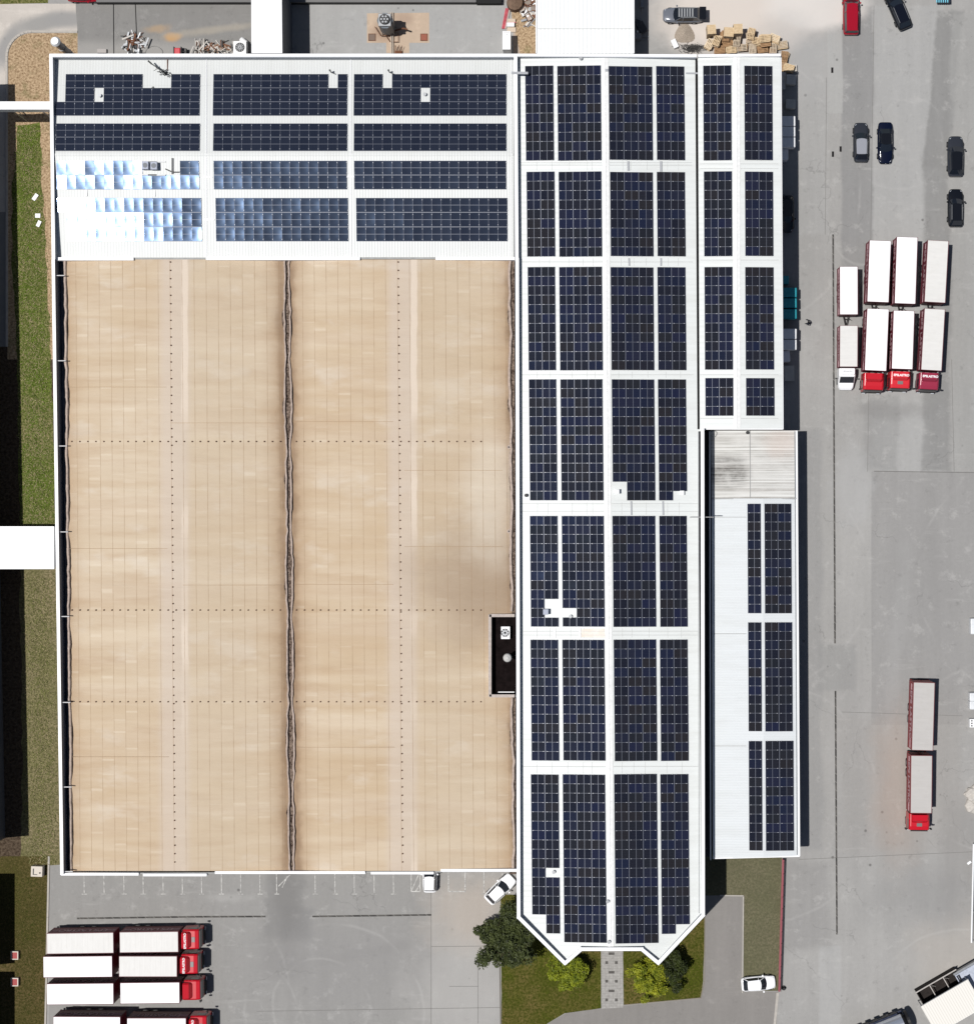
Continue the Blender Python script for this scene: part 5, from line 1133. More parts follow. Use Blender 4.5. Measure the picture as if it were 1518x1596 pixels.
for (px, py, w_, d_, h, lb) in ((1109, 45, 1.05, 1.1, 2.2, 'first square wooden crate from the left'), (1136, 49, 1.15, 1.1, 2.3, 'wide pale wooden crate in the middle of three'), (1150.5, 44, 1.05, 1.15, 2.6, 'tallest pale wooden crate, right of the middle one')):
    p = W(px, py, h); e = empty('wooden_crate', (p.x, p.y, .01), R(rp.uniform(-4, 4)), lb, 'crate', 'wooden crates beside the pallets')
    b = MB(); b.box(-w_ / 2 + .02, w_ / 2 - .02, -d_ / 2 + .02, d_ / 2 - .02, .1, h - .03); b.build('side', wood_g, e)
    b = MB()
    for i in range(6): x = -w_ / 2 + w_ / 6 * i; b.box(x + .006, x + w_ / 6 - .006, -d_ / 2, d_ / 2, h - .03, h)
    b.build('lid', wood_m, e)
    b = MB()
    for x in (-w_ / 2, w_ / 2 - .08):
        for y in (-d_ / 2 - .01, d_ / 2 - .07): b.box(x, x + .08, y, y + .08, 0, h - .03)
    b.build('corner_batten', wood_m, e)
p = W(1237, 105, .6); e = empty('frame_box', (p.x, p.y, 0), R(3), 'small white edged box with dark middle at the annex corner', 'box')
b = MB(); b.box(-.4, .4, -.4, .4, .01, .5); b.build('body', mat('pale_box', C(196, 190, 182), .8, .2), e); b = MB(); b.box(-.22, .22, -.22, .22, .5, .52); b.build('opening', mat('dark_box_inside', C(86, 80, 76), .9), e)
p = W(1051.5, 67, .5); o = MB(); o.rbox(0, 0, 0, .62, 1.05, .5, R(25)); q = o.build('white_box', white_m, None, bevel=.02); q.location = (p.x, p.y, .005); tag(q, 'small white box lying near the gravel heap', 'box')
bm = bmesh.new(); bmesh.ops.create_grid(bm, x_segments=40, y_segments=40, size=1.5)
for v in bm.verts:
    r = v.co.length / 1.2 * (1 + .12 * math.sin(3 * math.atan2(v.co.y, v.co.x))); v.co.z = max(0, 1 - r) * .55 + .01 - (.3 if r > 1 else 0) + rp.uniform(0, .02)
me = bpy.data.meshes.new('gravel_heap'); bm.to_mesh(me); bm.free(); me.materials.append((lambda n: (n.col(n.mix(n.rng(n.noise(n.pos, 12, 3, .8), .35, .65), C(140, 128, 116), C(196, 182, 166))), n.m)[-1])(NT('gravel_heap', .95, .1)))
o = bpy.data.objects.new('gravel_heap', me); COL.objects.link(o); o.location = W(1067, 52); tag(o, 'low round gravel heap below the grey car', 'gravel heap', None, 'stuff')
# pile of dark wire mesh
p = W(1080, 74, .4); b = MB()
for _ in range(260):
    a = Vector((rp.gauss(0, .65), rp.gauss(0, .22), rp.uniform(.02, .6))); d = Vector((rp.gauss(0, .3), rp.gauss(0, .16), rp.gauss(0, .06))); b.tube(p + a - Vector((0, 0, .4)), p + a + d - Vector((0, 0, .4)), .022, 4)
q = b.build('wire_pile', mat('dark_wire', C(96, 94, 92), .7, .3, .3, var=.4, vs=5), fix=False); tag(q, 'dark tangled wire pile against the north wall', 'wire pile')

# ------------------------------------------------------------------ wrapped bales and boxes in the shade of the annex
def bale(px, py, z, w_, d_, h, m, lb, grp, rot=0):
    p = W(px, py, z + h); o = MB(); o.box(-w_ / 2, w_ / 2, -d_ / 2, d_ / 2, 0, h); q = o.build('wrapped_bale', m, None, bevel=.09); q.location = (p.x, p.y, z + .005); q.rotation_euler = (0, 0, R(rot)); return tag(q, lb, 'bale', grp)
teal = mat('teal_plastic_wrap', C(18, 150, 164), .35, .4, var=.1, vs=2); lilac = mat('white_bale_wrap', C(244, 244, 246), .35, .4, var=.04, vs=2)
for j, y in enumerate((455.5, 472, 489)):
    for i, x in enumerate((1234.5, 1221.5)):
        for k in range(2): bale(x, y, k * 1.25, 1.12, 1.15, 1.23, teal, 'teal wrapped bale, %s layer, %s, %s row' % (('lower', 'upper')[k], ('outer column', 'next to the wall')[i], ('north', 'middle', 'south')[j]), 'teal bales beside the annex', rp.uniform(-1, 1))
bale(1223, 436, 0, 1.0, 1.0, 1.6, teal, 'single teal wrapped bale north of the teal stack', 'teal bales beside the annex')
for j, y in enumerate((520, 537)):
    for i, x in enumerate((1234.5, 1222)):
        for k in range(2): bale(x, y, k * 1.3, 1.1, 1.22, 1.28, lilac, 'white wrapped bale south of the teal ones, %s layer, %s, %s row' % (('lower', 'upper')[k], ('outer', 'by wall')[i], ('north', 'south')[j]), 'white bales south of the teal bales', rp.uniform(-1, 1))
bale(1224, 555, 0, 1.1, 1.3, 1.9, lilac, 'single white wrapped bale at the south end of the white stack', 'white bales south of the teal bales', 3)
for j, y in enumerate((188, 204.5, 221)):
    for i, x in enumerate((1232.5, 1220.5)):
        for k in range(2): bale(x, y, k * 1.35, 1.1, 1.2, 1.33, lilac, 'white wrapped bale near annex north end, %s layer, %s, %s row' % (('lower', 'upper')[k], ('outer', 'by wall')[i], ('north', 'middle', 'south')[j]), 'white bales near the north end of the annex', rp.uniform(-1, 1))
bale(1222, 240, 0, 1.0, 1.3, 1.8, lilac, 'single white wrapped bale at south end of the northern stack', 'white bales near the north end of the annex')
cont = mat('grey_container_plastic', C(206, 202, 194), .6, .3, var=.1)
for (x, y, w_, d_, h, lb) in ((1230, 581.5, 1.15, 1.75, .9, 'plain grey bin in the shade south of the white bales'), (1233, 123, 1.1, 1.1, 1.1, 'grey ribbed bin in the shade below the pallets'), (1232.5, 161, 1.1, 1.0, 1.1, 'second grey ribbed bin in the shade, next to the white bales'), (1221, 125, .5, 2.0, .8, 'narrow dark bin against the annex wall')):
    p = W(x, y, h); e = empty('storage_bin', (p.x, p.y, .005), R(rp.uniform(-3, 3)), lb, 'bin', 'bins in the shade of the annex')
    b = MB(); b.box(-w_ / 2, w_ / 2, -d_ / 2, d_ / 2, .08, h - .05); b.build('body', cont, e, bevel=.03); b = MB(); b.box(-w_ / 2 - .03, w_ / 2 + .03, -d_ / 2 - .03, d_ / 2 + .03, h - .05, h)
    for k_ in range(3): b.box(-w_ / 2 + .1, w_ / 2 - .1, -d_ / 2 + .2 + k_ * d_ / 3.2, -d_ / 2 + .25 + k_ * d_ / 3.2, h, h + .03)
    b.build('lid', cont, e)
def ringthing(px, py, z, r, lb):
    b = MB(); c = W(px, py, z); last = None
    for i in range(25):
        a = 2 * math.pi * i / 24; q = c + Vector((r * math.cos(a) * (1 + .1 * math.sin(3 * a)), r * math.sin(a), .05 * math.sin(2 * a)))
        if last: b.tube(last, q, .022, 4)
        last = q
    return tag(b.build('coiled_cable', mat('pale_cable', C(150, 150, 148), .6, .3)), lb, 'cable')
ringthing(1225, 663, 4.6, .42, 'thin loop of cable off the annex eave'); ringthing(1112, 676, 6.0, .35, 'thin loop of cable on the weathered roof corner')

# ------------------------------------------------------------------ things north of the halls
p = W(85, 63, 10.0); e = empty('exhaust_stack', (p.x, p.y, 0), 0, 'tall steel stack with white cap beyond the north west corner', 'chimney')
b = MB(); b.cyl(0, 0, 0, 9.4, .42, 20); b.build('shaft', mat('banded_steel', C(150, 144, 142), .4, .5, .5, var=.15, vs=3), e, smooth=False)
b = MB(); b.cyl(0, 0, 9.65, 10.0, .58, 20, r2=.42); b.cyl(0, 0, 9.4, 9.65, .2, 10); b.build('cap', white_m, e)
b = MB(); [b.cyl(0, 0, z, z + .12, .46, 20) for z in (2, 4.5, 7)]; b.build('band', steel_m, e)
# scrap heap
def scrap(name, px, py, sx, sy, n, mats, lb, seed, h=.8, th=.05, cat='scrap heap'):
    rn = random.Random(seed); b = MB(); c = W(px, py)
    for _ in range(n):
        a = c + Vector((rn.gauss(0, sx), rn.gauss(0, sy), rn.uniform(.05, h))); ang_ = rn.choice((0, 90, 20, -35, 60)) + rn.gauss(0, 14); L = rn.uniform(.4, 1.5)
        d = Vector((math.cos(R(ang_)), math.sin(R(ang_)), rn.uniform(-.12, .12))) * L / 2; t = rn.choice((th, th * 1.6, th * 2.6))
        M = Matrix.Translation(a) @ (d.to_track_quat('X', 'Z').to_matrix().to_4x4()); b.box(-L / 2, L / 2, -t, t, -t * .4, t * .4, rn.randrange(len(mats)), M)
    return tag(b.build(name, mats, fix=False), lb, cat)
wsteel = mat('pale_scrap_metal', C(214, 208, 200), .6, .3); 
scrap('scrap_heap', 210, 65, .55, .45, 60, [wsteel, rust_m, steel_m, steel_m, black_m, rust_m], 'heap of white and rusty scrap by the north parapet', 4, .8, .035)
scrap('scrap_heap', 209, 78, .5, .35, 40, [black_m, steel_m, wsteel], 'dark bent frames below the scrap heap', 14, .7)
scrap('timber_bundle', 315, 71, .3, .2, 0, [wsteel], 'none', 1) if False else None
b = MB()
for i in range(11):
    x = 304 + i * 1.6 + rp.uniform(-.5, .5); p, q = W(x, 61 + rp.uniform(-3, 3), .2 + .05 * i), W(x + rp.uniform(-2, 2), 84, .2); M_ = rp.choice((0, 1, 2)); b.tube(p, q, .045, 5, M_)
tag(b.build('pole_bundle', [rust_m, wsteel, black_m]), 'upright bundle of thin poles leaning on north wall', 'poles')
scrap('scrap_heap', 338, 76, 1.2, .28, 90, [rust_m, wsteel, black_m, wsteel, mat('tan_scrap', C(170, 140, 118), .9, .1)], 'long strip of mixed brown scrap left of the white fan unit', 6, .6, .03)
p = W(276, 78, .9); e = empty('red_drum', (p.x, p.y, 0), 0, 'short red drum with flat dull top near the north parapet', 'drum')
b = MB(); b.box(-.36, .36, -.45, .35, .01, .85); b.build('body', mat('bright_red_enamel', C(205, 30, 50), .4, .4), e, bevel=.08); b = MB(); b.box(-.48, -.38, -.4, .5, .1, .8); b.box(.38, .48, -.4, .5, .1, .8); b.tube((.5, 0, .5), (.95, 0, .5), .04, 6); b.box(.95, 1.08, -.4, .3, .1, .8); b.build('frame', black_m, e)
p = W(374, 73, 1.4); e = empty('fan_unit', (p.x, p.y, 0), 0, 'white square cooling unit with round black fan beside corridor', 'fan unit')
b = MB(); b.box(-.8, .75, -.85, .75, .1, 1.4); b.build('casing', white_m, e, bevel=.04); b = MB(); b.cyl(0, 0, 1.38, 1.44, .56, 26); b.build('fan_opening', black_m, e)
b = MB()
for i in range(6): b.box(-.5, .5, -.03, .03, 1.44, 1.46, 0, Matrix.Rotation(i * math.pi / 6, 4, 'Z'))
for r in (.2, .35, .5):
    for i in range(20): a0, a1 = i * math.pi / 10, (i + 1) * math.pi / 10; b.tube((r * math.cos(a0), r * math.sin(a0), 1.46), (r * math.cos(a1), r * math.sin(a1), 1.46), .012, 4)
b.build('fan_grille', steel_m, e)
p = W(379, 62, 1.0); o = MB(); o.tube((-.35, .25, .5), (.35, -.3, .6), .3, 12); q = o.build('white_cylinder', white_m, None, bevel=.05); q.location = (p.x, p.y, 0.1); tag(q, 'short white cylinder lying beside the fan unit', 'cylinder')
p = W(158, 78, .5); o = MB(); o.rbox(0, 0, 0, 1.1, .5, .35); q = o.build('flat_box', mat('pale_grey_box', C(186, 180, 176), .8), None, bevel=.03); q.location = (p.x, p.y, 0.01); tag(q, 'low pale box against the north parapet', 'box')
ringthing(240, 84, .1, 1.0, 'dark hose loop on the ground by the north parapet')
# dust silo with pipes
p = W(599, 29, 4.6); e = empty('dust_silo', (p.x, p.y, .02), 0, 'dark grey dust silo with round fan on the beige slab', 'silo')
sg = mat('slate_silo_paint', C(92, 100, 108), .45, .4, .2, var=.15)
b = MB(); b.cyl(0, 0, 1.0, 3.9, .98, 10, r2=.95); b.build('drum', sg, e); b = MB(); b.box(-.75, .75, -.75, .75, 3.9, 4.3); b.build('head', steel_m, e, bevel=.05)
b = MB(); b.cyl(0, 0, 4.3, 4.6, .6, 22); b.build('fan_opening', black_m, e)
b = MB(); [b.cyl(.36 * math.cos(a * 1.047), .36 * math.sin(a * 1.047), 4.6, 4.63, .12, 8) for a in range(6)]; b.cyl(0, 0, 4.6, 4.66, .12, 10); b.build('fan_blade', steel_m, e)
for x in (-.7, .7):
    for y in (-.7, .7): b = MB(); b.tube((x, y, 0), (x * .9, y * .9, 1.2), .07, 6); b.build('leg', steel_m, e)
b = MB(); pts = [(.2, -.6, .9), (1.9, -.2, 1.2), (2.4, -.35, 1.2)]; [b.tube(a, c, .1, 8) for a, c in zip(pts[:-1], pts[1:])]; b.tube((-1.6, .2, .4), (-.9, -.9, .4), .04, 6); b.tube((-.9, -.9, .4), (.3, -.9, .4), .04, 6); b.tube((-.4, -.7, .3), (.2, -1.6, .3), .035, 6); b.tube((.2, -1.6, .3), (1.2, -1.6, .3), .035, 6); b.tube((1.2, -1.6, .3), (1.2, -.5, .3), .035, 6); b.build('pipe', rust_m, e)
b = MB(); q0, q1 = W(609.5, 18, .35), W(610, 92, .35); b.tube(q0, q1, .06, 8); b.tube(q0 + Vector((.2, 0, 0)), q1 + Vector((.2, 0, 0)), .05, 8); tag(b.build('ground_pipe', mat('cream_pipe', C(206, 194, 180), .6, .3)), 'pair of cream pipes crossing the beige slab', 'pipe')
for (x, m_, lb) in ((580, mat('brown_hatch', C(130, 112, 100), .8), 'brown grey square hatch in the beige slab'), (661, mat('red_brown_hatch', C(160, 98, 78), .8), 'red brown square hatch in the beige slab')):
    p = W(x, 57.5); e = empty('hatch', (p.x, p.y, .02), 0, lb, 'hatch'); b = MB(); b.box(-.36, .36, -.36, .36, 0, .05); b.build('cover', m_, e); b = MB(); [b.box(*q) for q in ((-.44, .44, -.44, -.37, 0, .035), (-.44, .44, .37, .44, 0, .035), (-.44, -.37, -.37, .37, 0, .035), (.37, .44, -.37, .37, 0, .035))]; b.build('frame', rust_m, e)
b = MB()
for i in range(5): q = W(616 + i * 2.4, 82, .2); b.tube(q, q + Vector((rp.uniform(-.2, .2), .8, .5)), .03, 5)
q = W(621, 81, .3); b.rbox(q.x, q.y, 0, .85, .4, .35); tag(b.build('rusty_rake', rust_m), 'small rusty toothed frame at the foot of the parapet', 'scrap')
# white cabinet, beams, frames, sacks west of the corrugated roof
p = W(789.5, 62, 2.5); e = empty('white_container', (p.x, p.y, 0), 0, 'tall white container west of the bright corrugated roof', 'container')
b = MB(); b.box(-.48, .48, -1.1, 1.1, 0, 2.5); b.build('body', white_m, e, bevel=.02); b = MB()
for i in range(6): b.box(-.35 + i * .12, -.28 + i * .12, .92, 1.0, 2.5, 2.52)
b.box(-.05, .1, .6, .68, 2.5, 2.52); b.build('vent', steel_m, e)
pink = mat('faded_red_beam', C(222, 110, 120), .6, .3, var=.2)
for i, (x0, x1, m_, lb) in enumerate(((784.5, 782.5, pink, 'long faded red beam, outer of the two beside the white container'), (787.3, 785.2, pink, 'long faded red beam, inner of the two beside the white container'), (790.5, 787.5, wsteel, 'long cream beam beside the faded red beams'))):
    b = MB(); a, c = W(x0 + 4.5, 12, .15), W(x1 + .5, 44, .15); b.tube(a, c, .09, 4); tag(b.build('steel_beam', m_), lb, 'beam', 'beams beside the white container')
p = W(796, 38, .4); e = empty('white_pallet_load', (p.x, p.y, 0), 0, 'white covered load on cream base above the container', 'pallet load')
b = MB(); b.box(-.45, .45, -.25, .25, .2, .6); b.build('load', white_m, e, bevel=.04); b = MB(); b.box(-.45, .6, -.8, -.25, .05, .2); b.box(-.35, .55, .3, .75, .05, .35); b.build('base', mat('cream_board', C(214, 196, 176), .8), e); b = MB(); b.box(-.35, .65, .26, .32, .1, .45); b.build('red_edge', pink, e)
p = W(802, 2, 1.2); e = empty('brown_heap', (p.x, p.y, 0), 0, 'round brown covered tank at the top edge beside the corrugated roof', 'tank')
b = MB(); b.cyl(0, 0, 0, 1.1, 1.0, 12, r2=.95); b.cyl(0, 0, 1.1, 1.4, .95, 12, r2=.1); b.build('cover', mat('brown_cover', C(120, 98, 82), .8, .2, var=.3, vs=3), e)
rf = random.Random(3)
for i, (x, y, a_, lb, m_) in enumerate(((814.5, 12, 70, 'brown framed crate standing upright near the covered tank', 'b'), (823.5, 25, -60, 'brown framed empty crate next to the corrugated roof', 'b'), (818, 18, 30, 'white sheet wedged between the framed crates', 'w'), (828, 12, 10, 'grey cracked slab beside the corrugated roof', 'g'), (822, 3, 20, 'dull brown box at the top edge by the corrugated roof', 'g'))):
    p = W(x, y, .5); e = empty('junk_crate', (p.x, p.y, 0), R(a_), lb, 'crate')
    bb = MB(); bb.box(-.45, .45, -.26, .26, .05, .3); bb.build('body', {'b': mat('pale_crate_inside', C(190, 172, 160), .8), 'w': white_m, 'g': mat('grey_slab', C(150, 138, 128), .8, var=.2)}[m_], e)
    bb = MB(); [bb.box(*q) for q in ((-.52, .52, -.34, -.26, .05, .42), (-.52, .52, .26, .34, .05, .42), (-.52, -.45, -.26, .26, .05, .42), (.45, .52, -.26, .26, .05, .42))]; bb.build('frame', {'b': mat('brown_frame', C(70, 44, 34), .8), 'w': wsteel, 'g': rust_m}[m_], e)
scrap('rubble', 826, 15, .35, .7, 60, [wsteel, rust_m, steel_m, white_m], 'loose rubble beside the bright corrugated roof', 8, .3, .05, 'rubble')
# things in the shade east of the corrugated roof
p = W(995, 55, 1.2); e = empty('pallet_truck', (p.x, p.y, 0), 0, 'grey fork truck parked in the shade of the corrugated roof', 'fork truck')
b = MB(); b.box(-.5, .3, -.35, .35, .15, 1.1); b.build('body', mat('grey_truck_paint', C(150, 150, 152), .5), e, bevel=.06); b = MB(); b.box(.3, 1.3, .1, .22, .08, .16); b.box(.3, 1.3, -.22, -.1, .08, .16); b.build('fork', steel_m, e); b = MB(); b.cyl(-.1, .5, 0, 1.3, .1, 10); b.build('handle', white_m, e)
o = MB(); p = W(1001, 3, .8); o.rbox(0, 0, 0, .35, 1.0, .5); o.tube((0, -.5, .3), (0, -1.0, .3), .07, 6); q = o.build('hand_tool', steel_m); q.location = (p.x, p.y, .01); tag(q, 'grey trolley head in the shade at the top edge', 'trolley')
b = MB(); p = W(1000, 42, .4); b.rbox(p.x, p.y, .01, .9, 1.3, .6, R(30)); b.rbox(p.x - .5, p.y + .7, .01, .6, .5, .4, R(-20)); tag(b.build('covered_goods', mat('dark_tarp', C(80, 80, 84), .7)), 'dark covered goods in the shade of the corrugated roof', 'goods')
# blue and white thing cut by the top edge
p = W(1471, 0, 1); e = empty('striped_trailer', (p.x, p.y, 0), 0, 'blue and white striped cover at the top edge of yard', 'trailer')
b = MB(); b.box(-.75, .75, -.25, 1.6, .5, 1.2); b.build('body', mat('navy_side', C(24, 30, 50), .5), e); b = MB()
for i in range(6): b.box(-.95 + i * .26, -.95 + i * .26 + .13, -.3, 1.6, 1.2, 1.23)
b.build('stripe', mat('light_blue_stripe', C(120, 200, 222), .5), e)

# ------------------------------------------------------------------ west strip things
for (x, y, w_, d_, a_, lb) in ((55.5, 307, .45, .85, -35, 'white slab lying slanted in the grass, topmost of three'), (59.5, 336, .62, .5, 0, 'squarish white slab in the grass, middle of three'), (61, 348.5, .42, .75, -25, 'white slab in the grass, lowest of three')):
    p = W(x, y); o = MB(); o.rbox(0, 0, .03, w_, d_, .12); q = o.build('white_slab', white_m, None, bevel=.01); q.location = (p.x, p.y, 0.05); q.rotation_euler = (0, 0, R(a_)); tag(q, lb, 'slab')
p = W(57, 1359, 1.0); e = empty('utility_box', (p.x, p.y, 0), R(-2), 'cream utility box with dark slot on the worn lawn', 'utility box')
cb = mat('cream_concrete', C(226, 216, 204), .8, .2)
b = MB(); b.box(-.68, .68, -.62, .62, 0, 1.0); b.build('body', cb, e, bevel=.03); b = MB(); b.box(-.45, -.32, -.4, .35, 1.0, 1.02); b.box(-.32, .1, -.4, -.32, 1.0, 1.02); b.cyl(.4, -.15, 1.0, 1.05, .1, 10); b.build('slot', black_m, e)
for y, lb in ((1490, 'red topped box in white frame on the lawn, upper one'), (1531.5, 'red topped box in white frame on the lawn, lower one')):
    p = W(22.5, y, .5); e = empty('framed_box', (p.x, p.y, 0), 0, lb, 'box', 'red topped boxes along the west lawn')
    b = MB(); [b.box(*q) for q in ((-.45, .45, -.5, -.38, 0, .5), (-.45, .45, .38, .5, 0, .5), (-.45, -.33, -.38, .38, 0, .5), (.33, .45, -.38, .38, 0, .5))]; b.build('frame', cb, e); b = MB(); b.box(-.33, .33, -.38, .38, .02, .44); b.build('lid', mat('brick_red_lid', C(178, 84, 84), .7), e)
# dark post at the fence end, cones
p = W(1222, 1542, .5); o = MB(); o.cyl(0, 0, 0, .6, .16, 10); o.cyl(0, 0, 0, .06, .3, 12); q = o.build('bollard', black_m); q.location = (p.x, p.y, .02); tag(q, 'short black bollard at the south end of the red fence', 'bollard')
# red fence
red_f = mat('red_fence_paint', C(158, 82, 90), .6, .3, var=.12)
e = empty('red_fence', W(1217, 1440, 0), 0, 'long red rail fence between the dry lawn and the yard', 'fence')
def fx(y): return 1219.2 - (y - 1338) * .0295
b = MB()
for zz, wd in ((.95, .16), (.55, .1), (.2, .1)): b.add([], []); p, q = W(fx(1338), 1338), W(fx(1543), 1543); d = q - p; mid = (p + q) / 2; b.rbox(mid.x, mid.y, zz, d.length, wd if zz < .9 else .22, .07, math.atan2(d.y, d.x))
b.build('rail', red_f, e, True)
for i in range(12): y = 1342 + i * 18; b = MB(); p = W(fx(y), y); b.rbox(p.x + .1, p.y, 0, .12, .12, 1.1); b.build('post', mat('dark_fence_post', C(96, 54, 62), .6), e, True)
b = MB(); p, q = W(fx(1338) + 2.6, 1338), W(fx(1543) + 2.6, 1543); b.tube(p + Vector((0, 0, .9)), q + Vector((0, 0, .9)), .04, 5); b.build('wire', mat('dark_wire_line', C(70, 60, 62), .6), e, True)

# ------------------------------------------------------------------ things on the roofs
def box_thing(name, px, py, z, w_, d_, h, m, lb, cat, rot=0, bev=.03):
    p = W(px, py, z + h); o = MB(); o.box(-w_ / 2, w_ / 2, -d_ / 2, d_ / 2, 0, h); q = o.build(name, m, None, bevel=bev); q.location = (p.x, p.y, z); q.rotation_euler = (0, 0, R(rot)); return tag(q, lb, cat)
def zr(f, px, py): return WF(px, py, f).z
# mast lying across the gap in the first array, hatch, stained strip
z = zr(z_nw, 245, 113)
p = W(262, 115, z); e = empty('antenna_mast', (p.x, p.y, z), 0, 'dark leaning antenna mast with bushy head in the top left array gap', 'antenna')
b = MB(); b.tube((-.2, .1, .05), (-1.6, .9, 1.1), .06, 6); b.tube((-1.6, .9, 1.1), (-2.0, 1.25, 1.25), .09, 6); b.tube((-1.1, .5, .8), (-1.3, .95, .8), .03, 5); b.tube((-1.0, .5, .75), (-1.45, .2, .8), .03, 5); b.build('mast', mat('dull_dark_steel', C(70, 70, 68), .6, .3), e)
b = MB()
for _ in range(60): a = Vector((rf.gauss(-.35, .45), rf.gauss(.0, .14), rf.uniform(.05, .4))); a.y -= a.x * .35; d = Vector((rf.gauss(0, .15), rf.gauss(0, .1), rf.gauss(0, .05))); b.tube(a, a + d, .03, 4)
tag(b.build('head', black_m, e), kind='stuff')
b = MB(); b.box(-.12, -.04, .4, 1.9, .02, .05); b.build('cable', rust_m, e)
b = MB(); b.cyl(-1.7, -1.6, 0, .35, .25, 5, r2=.1); b.build('weight', mat('grey_weight', C(120, 120, 120), .7), e)
for (x, y, lb) in ((516, 112, 'thin dark vent pipe at the notch of the top middle array'), (607, 112, 'thin dark vent pipe at the notch of the top right array')):
    z = zr(z_nw, x, y); p = W(x, y, z); o = MB(); o.tube((0, 0, 0), (0, 0, .9), .06, 8); o.cyl(0, 0, .9, 1.0, .12, 8); o.tube((.1, -.1, .3), (.5, -.25, .3), .05, 6); q = o.build('vent_pipe', mat('dull_dark_steel', C(70, 70, 68), .6)); q.location = (p.x, p.y, z); tag(q, lb, 'vent')
for (x, y, f, lb) in ((155, 148, z_nw, 'small vent in the white gap of the top left array'), (662, 146, z_nw, 'small vent in the white gap of the top right array'), (863, 1360, z_main, 'small vent in the white gap of the southernmost block'), (889, 961, z_main, 'small vent in the white gap beside the inner west array'),
                      (947, 1406, z_main, 'small vent on the ridge near the south end, upper one'), (949, 1469, z_main, 'small vent on the ridge at the very south end'), (820, 772, z_main, 'small black vent at the west eave of the long main roof'), (905, 90, z_main, 'short pipe stub at the north end of the main roof'), (1165, 674, z_can, 'small round vent on the weathered canopy roof')):
    z = zr(f, x, y); p = W(x, y, z + .35); o = MB(); o.cyl(0, 0, 0, .3, .13, 10); o.cyl(0, 0, .3, .38, .2, 12); q = o.build('roof_vent', steel_m if 'black' not in lb and 'round' not in lb else black_m); q.location = (p.x, p.y, z); tag(q, lb, 'vent', 'small vents on the roofs')
for (x, y, w_, d_, h, f, lb) in ((850.5, 954, .62, .62, .95, z_main, 'grey blue roof hatch casting a square shadow in the fifth block'), (962, 766, .5, .5, .8, z_main, 'white roof hatch in the notch of the fourth block, west one'), (1063, 768, .5, .5, .5, z_main, 'white roof hatch in the notch of the fourth block, east one')):
    z = zr(f, x, y); box_thing('roof_hatch', x, y, z - .02, w_, d_, h, mat('blue_grey_sheet', C(176, 182, 198), .5, .3) if 'blue' in lb else white_m, lb, 'hatch')
# cooling units on the third row
z = zr(z_nw, 240, 258)
for (x, y, w_, lb) in ((226, 257, .75, 'grey cooling unit on the roof array, left of two'), (239.5, 257.5, .75, 'grey cooling unit on the roof array, right of two')):
    p = W(x, y, z + .8); e = empty('cooling_unit', (p.x, p.y, z), 0, lb, 'cooling unit', 'cooling units on the north-west roof')
    b = MB(); b.box(-w_ / 2, w_ / 2, -.45, .45, .15, .8); b.build('casing', mat('blue_grey_sheet', C(176, 182, 198), .5), e, bevel=.02); b = MB(); b.cyl(0, 0, .8, .83, .28, 16); b.build('fan_opening', mat('grey_fan', C(120, 124, 130), .5), e); b = MB(); b.box(-.8, 1.2, -1.05, -.9, .05, .2); b.box(-.8, 1.2, .5, .6, .05, .15); b.build('support_rail', steel_m, e)
b = MB(); q0, q1, q2 = WF(258, 263, z_nw), WF(269, 268, z_nw), WF(281, 268, z_nw)
for a, c in ((q0, q1), (q1, q2)): b.tube(a + Vector((0, 0, .12)), c + Vector((0, 0, .12)), .06, 6)
tag(b.build('roof_cable', black_m), 'black kinked cable beside the cooling units', 'cable')
b = MB(); q0, q1 = WF(269, 246, z_nw), WF(269, 271, z_nw); b.tube(q0 + Vector((0, 0, .1)), q1 + Vector((0, 0, .1)), .12, 4); tag(b.build('cable_tray', mat('tray_grey', C(150, 150, 150), .5)), 'short grey cable tray beside the cooling units', 'cable tray')
# cable trays across joints
tr = mat('tray_grey_light', C(172, 174, 178), .5, .4)
def tray(a, c, f, lb, m=tr, r=.09, g=None):
    b = MB(); p, q = WF(a[0], a[1], f), WF(c[0], c[1], f); d = q - p; mid = (p + q) / 2; b.rbox(mid.x, mid.y, mid.z + .02, d.length, r * 2, .09, math.atan2(d.y, d.x)); return tag(b.build('cable_tray', m), lb, 'cable tray', 'cable trays on the white roofs')
tray((1069, 113.5), (1095, 114), z_main, 'cable tray crossing the joint between main roof and annex'); tray((943, 109), (948, 109), z_main, 'short cable tray over the main ridge in the first block', r=.15)
tray((979, 251), (979.3, 266), z_main, 'cable tray joining first and second inner east arrays', r=.13); tray((1030, 251), (1030, 267), z_main, 'cable tray joining first and second outer east arrays', r=.13)
tray((980, 402), (980.5, 414), z_main, 'cable tray joining second and third inner east arrays'); tray((1030, 402), (1030, 414), z_main, 'cable tray joining second and third outer east arrays')
tray((983.5, 781), (984, 803), z_main, 'cable tray joining fourth and fifth inner east arrays'); tray((1033, 781), (1033.5, 803), z_main, 'cable tray joining fourth and fifth outer east arrays')
tray((316, 275.5), (332, 275.5), z_nw, 'white cable tray joining left and middle arrays in the third row', cap_m); tray((317, 342), (334, 342), z_nw, 'white cable tray joining left and middle arrays in lowest row', cap_m); tray((541, 275), (552, 275), z_nw, 'white cable tray joining middle and right arrays in the third row', cap_m)
tray((135, 295.5), (135, 305.5), z_nw, 'upright white tray under the left array of third row, west one', cap_m); tray((241, 296), (241, 306), z_nw, 'upright white tray under the left array of third row, east one', cap_m)
